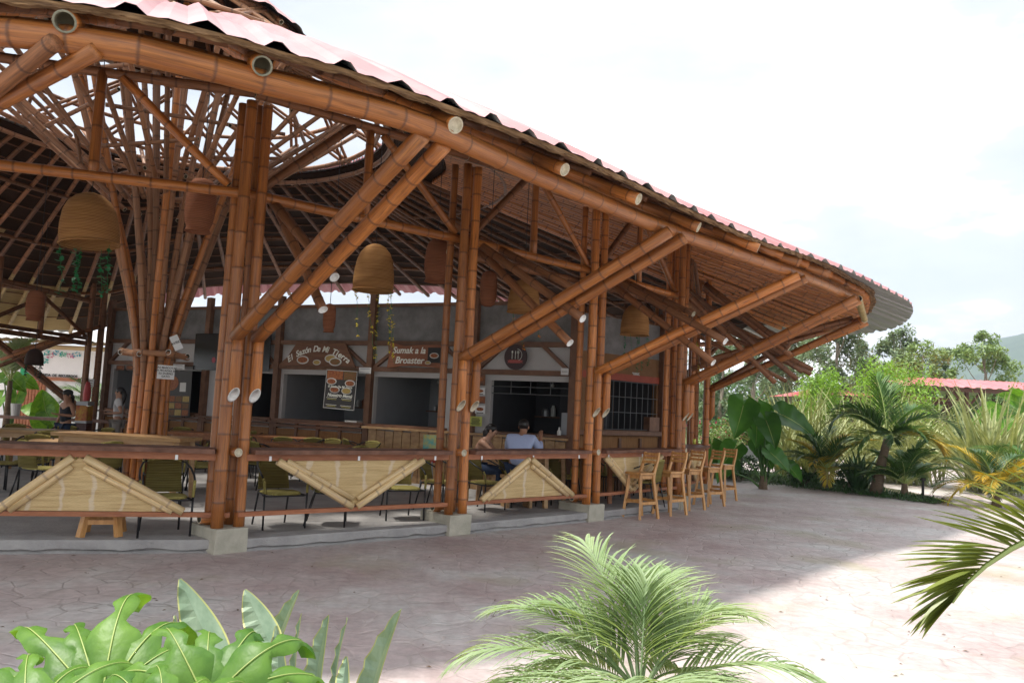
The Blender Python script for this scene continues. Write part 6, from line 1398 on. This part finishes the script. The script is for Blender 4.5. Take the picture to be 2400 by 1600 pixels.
# soil strip under the bed, following the kerb line
K_ = [atZ(x, y, 0) for x, y in ((1640, 1118), (1760, 1128), (1900, 1143), (2050, 1163), (2190, 1182), (2230, 1176), (2120, 1150), (1980, 1128), (1850, 1110), (1700, 1098))]
b = MB(); n = b.add([V((p.x, p.y, .016)) for p in K_]); b.face([n + i for i in range(len(K_))]); o = b.build('garden_bed', SOIL); o['kind'] = 'structure'
# low ground plants in the bed: leafy cover
rr3 = random.Random(77); b = MB()
for k in range(900):
    t = rr3.random() ** .8; q = K_[0].lerp(K_[4], t).lerp(K_[9].lerp(K_[5], t), rr3.uniform(-.02, .9)); q.z = 0.02
    for j in range(3): blade(b, q + V((rr3.uniform(-.1, .1), rr3.uniform(-.1, .1), 0)), rr3.uniform(0, 6.28), R(rr3.uniform(15, 80)), rr3.uniform(.12, .45) * (1.15 - t * .8), .03, droop=.9, seg=3, fold=.2)
o = b.build('ground_cover', LDRK); o['kind'] = 'stuff'; o['label'] = 'dark low leafy ground cover along the curved garden bed'; o['category'] = 'ground cover'
ears('tall elephant ear plant with huge dark leaves just right of the bar stools', 1788, 1146, [(1742, 950, 240, -50, 1.0), (1772, 962, 262, -58, 1.05), (1795, 985, -75, -50, .8), (1832, 972, -12, -22, 1.0), (1780, 1040, -60, -50, .75), (1805, 1060, -30, -35, .7), (1722, 1050, 220, -35, .8), (1845, 1090, -60, -30, .6), (1700, 1100, 230, -30, .5)])
ears('low elephant ear with one rounded leaf at the end of the building', 1690, 1128, [(1668, 1042, 260, -55, .75), (1700, 1070, -40, -40, .7), (1655, 1090, 200, -30, .5)])
sword_clump('wide pale striped flax clump behind the elephant ear', 1880, 1098, 330, 3.3, 11, rad=.9, d=25)
sword_clump('pale flax clump behind the small palm', 2060, 1098, 300, 3.3, 12, rad=.9, d=26)
sword_clump('flax clump standing left of the gap in the hedge', 2140, 1110, 200, 2.9, 15, rad=.7, d=25)
sword_clump('tall grey-green flax clump at the right edge', 2330, 1100, 220, 3.4, 13, rad=.6, d=23, m=LFLAX, lw=.09)
sword_clump('small pale grassy flax at the corner of the building', 1668, 1085, 90, 1.5, 14, d=24, rad=.3)
palm('small palm with a stout grey trunk and arching dark fronds in the garden bed', 2052, 1160, 1.45, 0, 1.9, 1.2, LMID, 21, trunk_r=.13, nleaf=40, ll=.62, lw=.045, hang=.3, lean=.3, custom=[(188, 52, 1.9, 2.0, LDRK), (170, 62, 1.6, 1.6, LMID), (95, 82, 1.7, .5, LMID), (60, 76, 1.6, .7, LMID), (20, 60, 1.8, 1.6, LMID), (-8, 48, 2.0, 1.9, LDRK), (-30, 22, 1.4, 1.6, LYEL), (215, 20, 1.3, 1.3, LMID), (250, 30, 1.2, 1.5, LDRK), (140, 45, 1.5, 1.2, LMID), (300, 35, 1.1, 1.4, LMID)])
palm('bushy dark green palm clump with yellow tips left of the small palm', 1935, 1148, .5, 22, 1.45, 1.2, LDRK, 22, trunk_r=.09, nleaf=26, ll=.40, lw=.035, elr=(15, 82), mats2=LYEL)
sword_clump('dark spear-leaved plant in the bed left of the stout trunk', 2012, 1153, 46, 1.25, 31, m=LDRK, lw=.09, spread=(45, 88), d=None, rad=.12, nm='spear_leaf_plant')
palm('feathery mid-green philodendron right of the stout trunk', 2120, 1165, .35, 20, 1.25, 1.0, LMID, 23, trunk_r=.09, nleaf=14, ll=.34, lw=.07, elr=(15, 80), nm='philodendron_shrub')
palm('yellow and green areca palm clump at the right of the plaza', 2335, 1188, .35, 24, 1.5, 1.3, LYEL, 24, trunk_r=.09, nleaf=28, ll=.40, lw=.03, elr=(10, 82), mats2=LDRK)
palm('darker areca behind the yellow one at the right edge', 2420, 1175, .6, 16, 1.6, 1.2, LMID, 26, trunk_r=.09, nleaf=26, ll=.42, lw=.03, elr=(20, 82), mats2=LYEL)
ears('elephant ear with one huge wavy bright leaf at the right edge', 2420, 1150, [(2345, 985, 200, -28, 1.55), (2395, 1000, 215, -50, 1.1), (2405, 930, 250, 10, 1.2), (2420, 960, 180, 30, 1.1)], m=LMON)
palm('broad palm whose fronds enter at the right edge above the areca', 2440, 1130, 1.7, 12, 1.8, 1.2, LMID, 27, trunk_r=.12, nleaf=34, ll=.55, lw=.04, elr=(20, 75))
for k, (px, py, w_, lb) in enumerate(((1885, 1140, .9, 'low bush at the foot of the elephant ear'), (1735, 1128, .9, 'dark low bush behind the bar stools'), (1990, 1150, .6, 'low bush between dark palm and spear-leaved plant'))): bush(lb, px, py, w_ * 1.6, .75, LDRK, 60 + k, n=8, nleaf=140, leaf=.10)
bush('bougainvillea hedge with magenta bracts beyond the corner of the building', 1715, 1090, 3.6, 2.1, LMID, 41, d=27, n=26, nleaf=240, leaf=.11, m2=FPNK, nm='bougainvillea', frac=.12)
bush('yellowish hedge with reddish leaves at the corner of the building', 1680, 1085, 2.2, 1.7, LEUC2, 42, d=25, n=16, nleaf=220, leaf=.09, m2=mat('red_leaf', (.3, .03, .02), .5), nm='shrub', frac=.06)
bush('rounded lime green bush left of the first red roof', 1935, 1030, 3.2, 4.3, LLIME, 43, d=36, n=26, nleaf=230, leaf=.14)
bush('rounded lime green bush between the two red roofs', 2105, 1030, 5.2, 5.2, LLIME, 44, d=37, n=40, nleaf=240, leaf=.15)
bush('green bush at the right edge below the red roof', 2400, 1040, 3.2, 4.0, LMID, 45, d=33, n=24, nleaf=200, leaf=.13)
# trees
tree('slender pale-trunked eucalyptus seen under the roof tip', 1764, 46, 7.4, 4.2, 1, LEUC, nclump=34, nleaf=150, leaf=.30, zbot=.25)
tree('hazy eucalyptus behind the corner of the building', 1690, 52, 8.0, 5.0, 2, LEUC, nclump=40, nleaf=150, leaf=.32, zbot=.15)
tree('wide eucalyptus right of the slender pale trunk', 1850, 50, 8.2, 5.4, 3, LEUC, nclump=44, nleaf=150, leaf=.32, zbot=.2)
tree('tallest eucalyptus, just below the tip of the big roof', 1955, 44, 8.0, 4.8, 4, LEUC, nclump=52, nleaf=170, leaf=.28, zbot=.3)
tree('greyish eucalyptus right of the tallest one', 2030, 50, 7.0, 4.0, 5, LEUC, nclump=34, nleaf=150, leaf=.30, zbot=.2)
tree('pointed eucalyptus above the middle lime bush', 2105, 50, 8.0, 4.4, 6, LEUC, nclump=38, nleaf=160, leaf=.30, zbot=.3)
tree('light green open tree above the second red roof', 2165, 46, 6.6, 4.4, 7, LEUC2, nclump=30, nleaf=110, leaf=.30, zbot=.45, nm='light_tree')
tree('small eucalyptus between the light green tree and the windswept one', 2215, 56, 7.4, 3.0, 8, LEUC, nclump=24, nleaf=150, leaf=.32, zbot=.4)
tree('windswept grey-green tree at the right behind the red roof', 2305, 52, 8.3, 5.0, 9, LEUC2, nclump=40, nleaf=180, leaf=.28, zbot=.35, nm='windswept_tree')
for k, px in enumerate(range(1620, 2480, 72)):
    bush('distant scrub %s' % ['behind the building corner', 'behind the slender eucalyptus', 'left of the wide eucalyptus', 'right of the wide eucalyptus', 'under the tallest eucalyptus', 'right of the tallest eucalyptus', 'left of the pointed eucalyptus', 'under the light green tree', 'behind the second red roof', 'left of the windswept tree', 'under the windswept tree', 'at the right edge'][k], px, 1000, 9, 5.2 + 1.3 * math.sin(k * 2.2), [LEUC, LMID][k % 2], 80 + k, d=75 + 6 * math.sin(k), n=22, nleaf=130, leaf=.5, nm='distant_scrub')
# ---- red-roofed pavilions beyond
def red_pavilion(label, px, d, w_, zeave, zpeak, rot, dp=8):
    g = atY(px, 950, d); r = thing('red_roof_pavilion', label, 'pavilion', (g.x, g.y, 0), R(rot), static=False); b = MB(); n_ = 90; rows = []
    for (k, z) in ((0, zeave), (1, zpeak)):
        row = []
        for i in range(n_ + 1):
            x = (i / n_ - .5) * w_ * (1 - .35 * k); row.append(b.add([V((x, -dp / 2 * (1 - k), z + (.05 if i % 4 < 2 else 0)))]))
        rows.append(row)
    for i in range(n_): b.face((rows[0][i], rows[0][i + 1], rows[1][i + 1], rows[1][i]))
    n1_ = b.add([V((-w_ / 2, -dp / 2, zeave)), V((-w_ / 2, dp / 2, zeave)), V((w_ / 2, dp / 2, zeave)), V((w_ / 2, -dp / 2, zeave)), V((-w_ * .325, 0, zpeak)), V((w_ * .325, 0, zpeak))])
    b.face((n1_, n1_ + 4, n1_ + 1)); b.face((n1_ + 3, n1_ + 2, n1_ + 5)); b.face((n1_ + 1, n1_ + 4, n1_ + 5, n1_ + 2)); b.build('roof', RED2, r)
    n_p = max(2, int(w_ / 3.2))
    for i in range(n_p + 1):
        for sy in (-1, 1):
            x = (i / n_p - .5) * (w_ - 1.4); q = MB(); q.tube([(x, sy * (dp / 2 - 1), 0), (x, sy * (dp / 2 - 1), zeave + .1)], .11, 8); q.build('post', BAMD2, r)
            for s in (-1, 1): q = MB(); q.tube([(x, sy * (dp / 2 - 1), zeave - 1), (x + s * .9, sy * (dp / 2 - 1), zeave)], .07, 6); q.build('brace', BAMD2, r)
    q = MB(); q.beam((-w_ / 2 + .3, -dp / 2 + .3, zeave - .1), (w_ / 2 - .3, -dp / 2 + .3, zeave - .1), .12, .2); q.build('eave_beam', BAMD2, r)
    return r
RED2 = bpy.data.materials.new('pink_red_roof'); RED2.use_nodes = True; _roofmat(RED2, (0.52, 0.10, 0.12), (0.62, 0.17, 0.18), (0.35, 0.33, 0.28))
BAMD2 = mat('brown_log', (.10, .045, .025), .7)
red_pavilion('low pavilion with a small stretch of pinkish red roof behind the flax', 2010, 46, 7, 3.35, 3.9, 10)
red_pavilion('wide open pavilion with a long pinkish red roof at the right', 2300, 44, 13, 3.95, 4.6, 4)
# small things at right
g = atZ(2163, 1162, 0); r_ = thing('garden_light', 'short black garden light post at the kerb', 'light post', (g.x, g.y, 0), static=False); b = MB(); b.box((0, 0, .2), (.05, .05, .4)); b.build('post', BLACKM, r_); b = MB(); b.box((0, 0, .44), (.10, .10, .08)); b.build('lamp_head', BLACKM, r_)
g = atY(1770, 1060, 24); r_ = thing('notice_board', 'white framed board half hidden behind the elephant ear', 'board', (g.x, g.y, 0), static=False)
b = MB(); b.box((0, 0, .78), (.75, .04, .46)); b.build('panel', PAPER, r_)
for s in (-1, 1): b = MB(); b.box((s * .4, 0, .55), (.04, .06, 1.1)); b.build('post', BLACKM, r_)
# ---- souvenir shop on the left
SH = 27.0
def sp(px, py, dy=0): return atY(px, py, SH + dy)
x0, x1 = sp(-160, 900).x, sp(330, 900).x; shop = thing('souvenir_shop', 'white souvenir shop with painted coloured triangles and a log door', 'shop', (x0, SH, 0), static=False)
ol = shop.location
def sb(b, xa, xb, za, zb, ya, yb, m=0): b.box(((xa + xb) / 2 - ol.x, (ya + yb) / 2, (za + zb) / 2), (xb - xa, yb - ya, zb - za), m=m)
b = MB(); sb(b, x0, x1, 0, 3.25, 0, 3); b.build('wall', SHOPW, shop)
def flatp(name, pts, m, o=-.02):
    b = MB(); b.prism([sp(x, y) - ol + V((0, o, 0)) for x, y in pts], (0, -.012, 0)); return b.build(name, m, shop)
flatp('painted_triangle', [(52, 822), (72, 822), (62, 850), (52, 858)], mat('lilac_paint', (.50, .28, .55), .8))
flatp('painted_triangle', [(52, 848), (63, 842), (78, 872), (50, 858)], mat('yellow_paint', (.75, .50, .05), .8), -.024)
flatp('painted_triangle', [(50, 858), (84, 888), (48, 887)], mat('green_paint', (.03, .32, .14), .8), -.028)
flatp('painted_triangle', [(76, 866), (87, 874), (86, 889)], mat('blue_paint', (.10, .35, .70), .8), -.026)
flatp('painted_triangle', [(88, 876), (101, 890), (87, 890)], mat('violet_paint', (.42, .24, .60), .8), -.02)
for k, (x, y, c) in enumerate(((110, 826, (.05, .45, .42)), (120, 832, (.6, .2, .3)), (135, 825, (.05, .35, .45)), (150, 830, (.1, .5, .35)), (165, 834, (.55, .15, .3)), (180, 830, (.1, .4, .5)), (108, 845, (.1, .45, .4)))):
    b = MB(); rq = random.Random(k)
    for j in range(16):
        q = sp(x + rq.uniform(-9, 9), y + rq.uniform(-5, 6)) - ol + V((0, -.03, 0)); s_ = rq.uniform(.02, .045); i0 = b.add([q + V((-s_, 0, 0)), q + V((0, -.01, s_ * .7)), q + V((s_, 0, 0)), q + V((0, -.01, -s_ * .7))]); b.face((i0, i0 + 1, i0 + 2, i0 + 3))
    b.build('painted_flowers', mat('mural_%d' % k, c, .8), shop)
t_ = MB(); add_text(t_, 'TIENDA  DE  RECUERDOS', .115, Matrix.Translation(sp(137, 880) - ol + V((0, -.03, 0))) @ Matrix(((1, 0, 0, 0), (0, 0, -1, 0), (0, 1, 0, 0), (0, 0, 0, 1))), depth=.004, bold=.004); t_.build('lettering', mat('grey_letters', (.05, .05, .055), .7), shop)
b = MB(); a, c = sp(72, 895), sp(188, 902); sb(b, a.x, c.x, 2.02, 2.14, -.10, 0); b.build('door_beam', WOODR, shop)
for k in range(9):
    x = sp(44 + 7.3 * k, 950).x - ol.x; q = MB(); q.tube([(x, -.08, 0), (x, -.08, 2.0)], .055, 8); q.build('door_log', WOODR, shop)
b = MB(); sb(b, sp(106, 950).x, x1, 0, 2.02, -.03, -.005); b.build('white_panel', PLW, shop)
b = MB(); n_ = 60
for k, (ya, za) in enumerate(((-1.6, 3.30), (4.6, 4.1))):
    for i in range(n_ + 1): b.add([V(((x1 - x0 + 2) * i / n_ - 1, ya, za + (.05 if i % 2 else 0)))])
for i in range(n_): b.face((i, i + 1, n_ + 2 + i, n_ + 1 + i))
b.build('roof', mat('grey_sheet', (.55, .54, .52), .5), shop)
for k in range(12): q = MB(); x = 1.1 * k - .5; q.tube([(x, -1.75, 3.2), (x, 1, 3.5)], .06, 8); q.build('rafter', BAMT2, shop) if False else q.build('rafter', mat('tan_pole', (.36, .26, .13), .7) if k == 0 else bpy.data.materials['tan_pole'], shop)
q = MB(); q.tube([(-1, -1.2, 3.1), (x1 - x0 + 1, -1.2, 3.1)], .07, 8); q.build('eave_pole', bpy.data.materials['tan_pole'], shop)
# plants in front of the shop
ears('bright elephant ear with a big upright leaf in front of the log door', 118, 1010, [(112, 985, 165, 68, .95), (92, 962, 180, 10, .6), (108, 965, -40, -35, .6), (130, 1000, -10, -10, .5)], d=21.5, m=LMON)
ears('elephant ear at the far left edge with rounded pale leaves', 20, 1010, [(30, 888, -20, -30, .55), (55, 892, -10, -20, .5), (10, 885, 200, -30, .5), (40, 925, -70, -60, .6), (5, 930, 220, -60, .6)], d=21, m=LMON)
palm('palm with feathery fronds beside the dark left posts', 214, 1010, 1.3, 11, 1.15, 1.3, LMID, 91, trunk_r=.08, nleaf=30, ll=.45, lw=.03, elr=(0, 70), d=23)
palm('pale green palm rising at the far left edge', 12, 1010, 1.9, 10, 1.3, .8, LPALM, 92, trunk_r=.08, nleaf=30, ll=.45, lw=.04, elr=(45, 85), d=20.5)
sword_clump('low potted green plants on the ledge at the left', 80, 1020, 60, .8, 93, m=LMID, lw=.06, d=20, rad=.7, nm='potted_plants')
sword_clump('spiky plant in front of the shop wall near the juice machine', 185, 1015, 40, .9, 94, m=LMID, lw=.05, d=20, rad=.25, nm='spear_leaf_plant')
b = MB(); q = atY(70, 1010, 19.6); b.box((q.x, q.y, 1.0), (4.6, .4, .07)); o = b.build('plant_ledge', WOODD); tag(o, 'dark plank ledge carrying the potted plants at left', 'ledge')
q = atY(34, 987, 19.5); b = MB(); b.lathe([(0, 0), (.09, 0), (.12, .3), (.11, .3), (.08, .02), (0, .02)], 16, c=(q.x, q.y, 1.04)); o = b.build('plant_pot', PLW); tag(o, 'white plant pot on the dark ledge', 'pot')

# ---- air
hz = MB(); hz.box((300, 700, 109), (2600, 1500, 222)); ho = hz.build('haze', bpy.data.materials.new('haze')); ho['kind'] = 'stuff'; ho['label'] = 'thin humid haze over the valley'
hm = ho.data.materials[0]; hm.use_nodes = True; t_ = hm.node_tree; t_.nodes.remove(t_.nodes['Principled BSDF']); pv = N(t_, 'ShaderNodeVolumePrincipled'); pv.inputs['Density'].default_value = .00035; pv.inputs['Color'].default_value = (.72, .82, 1, 1); t_.links.new(pv.outputs[0], t_.nodes['Material Output'].inputs['Volume'])

# fallen dry leaves and bits of dirt on the paving
rl = random.Random(3); b = MB()
for k in range(170):
    p = atZ(rl.uniform(0, 2400), 1190 + 400 * rl.random() ** 1.4, .012); sz = rl.uniform(.006, .028); a = rl.uniform(0, 6.28); d = V((math.cos(a), math.sin(a), 0)); s_ = V((-d.y, d.x, 0)) * rl.uniform(.2, .5)
    if (p - CAM).length < 3: continue
    n = b.add([p - d * sz, p + s_ * sz + V((0, 0, .006)), p + d * sz, p - s_ * sz + V((0, 0, .004))]); b.face((n, n + 1, n + 2, n + 3))
o = b.build('fallen_leaves', mat('dry_leaf', (.05, .03, .02), .9, col2=(.22, .14, .06), vscale=2)); o['kind'] = 'stuff'; o['label'] = 'scattered dry leaf bits on the paving'; o['category'] = 'leaf litter'
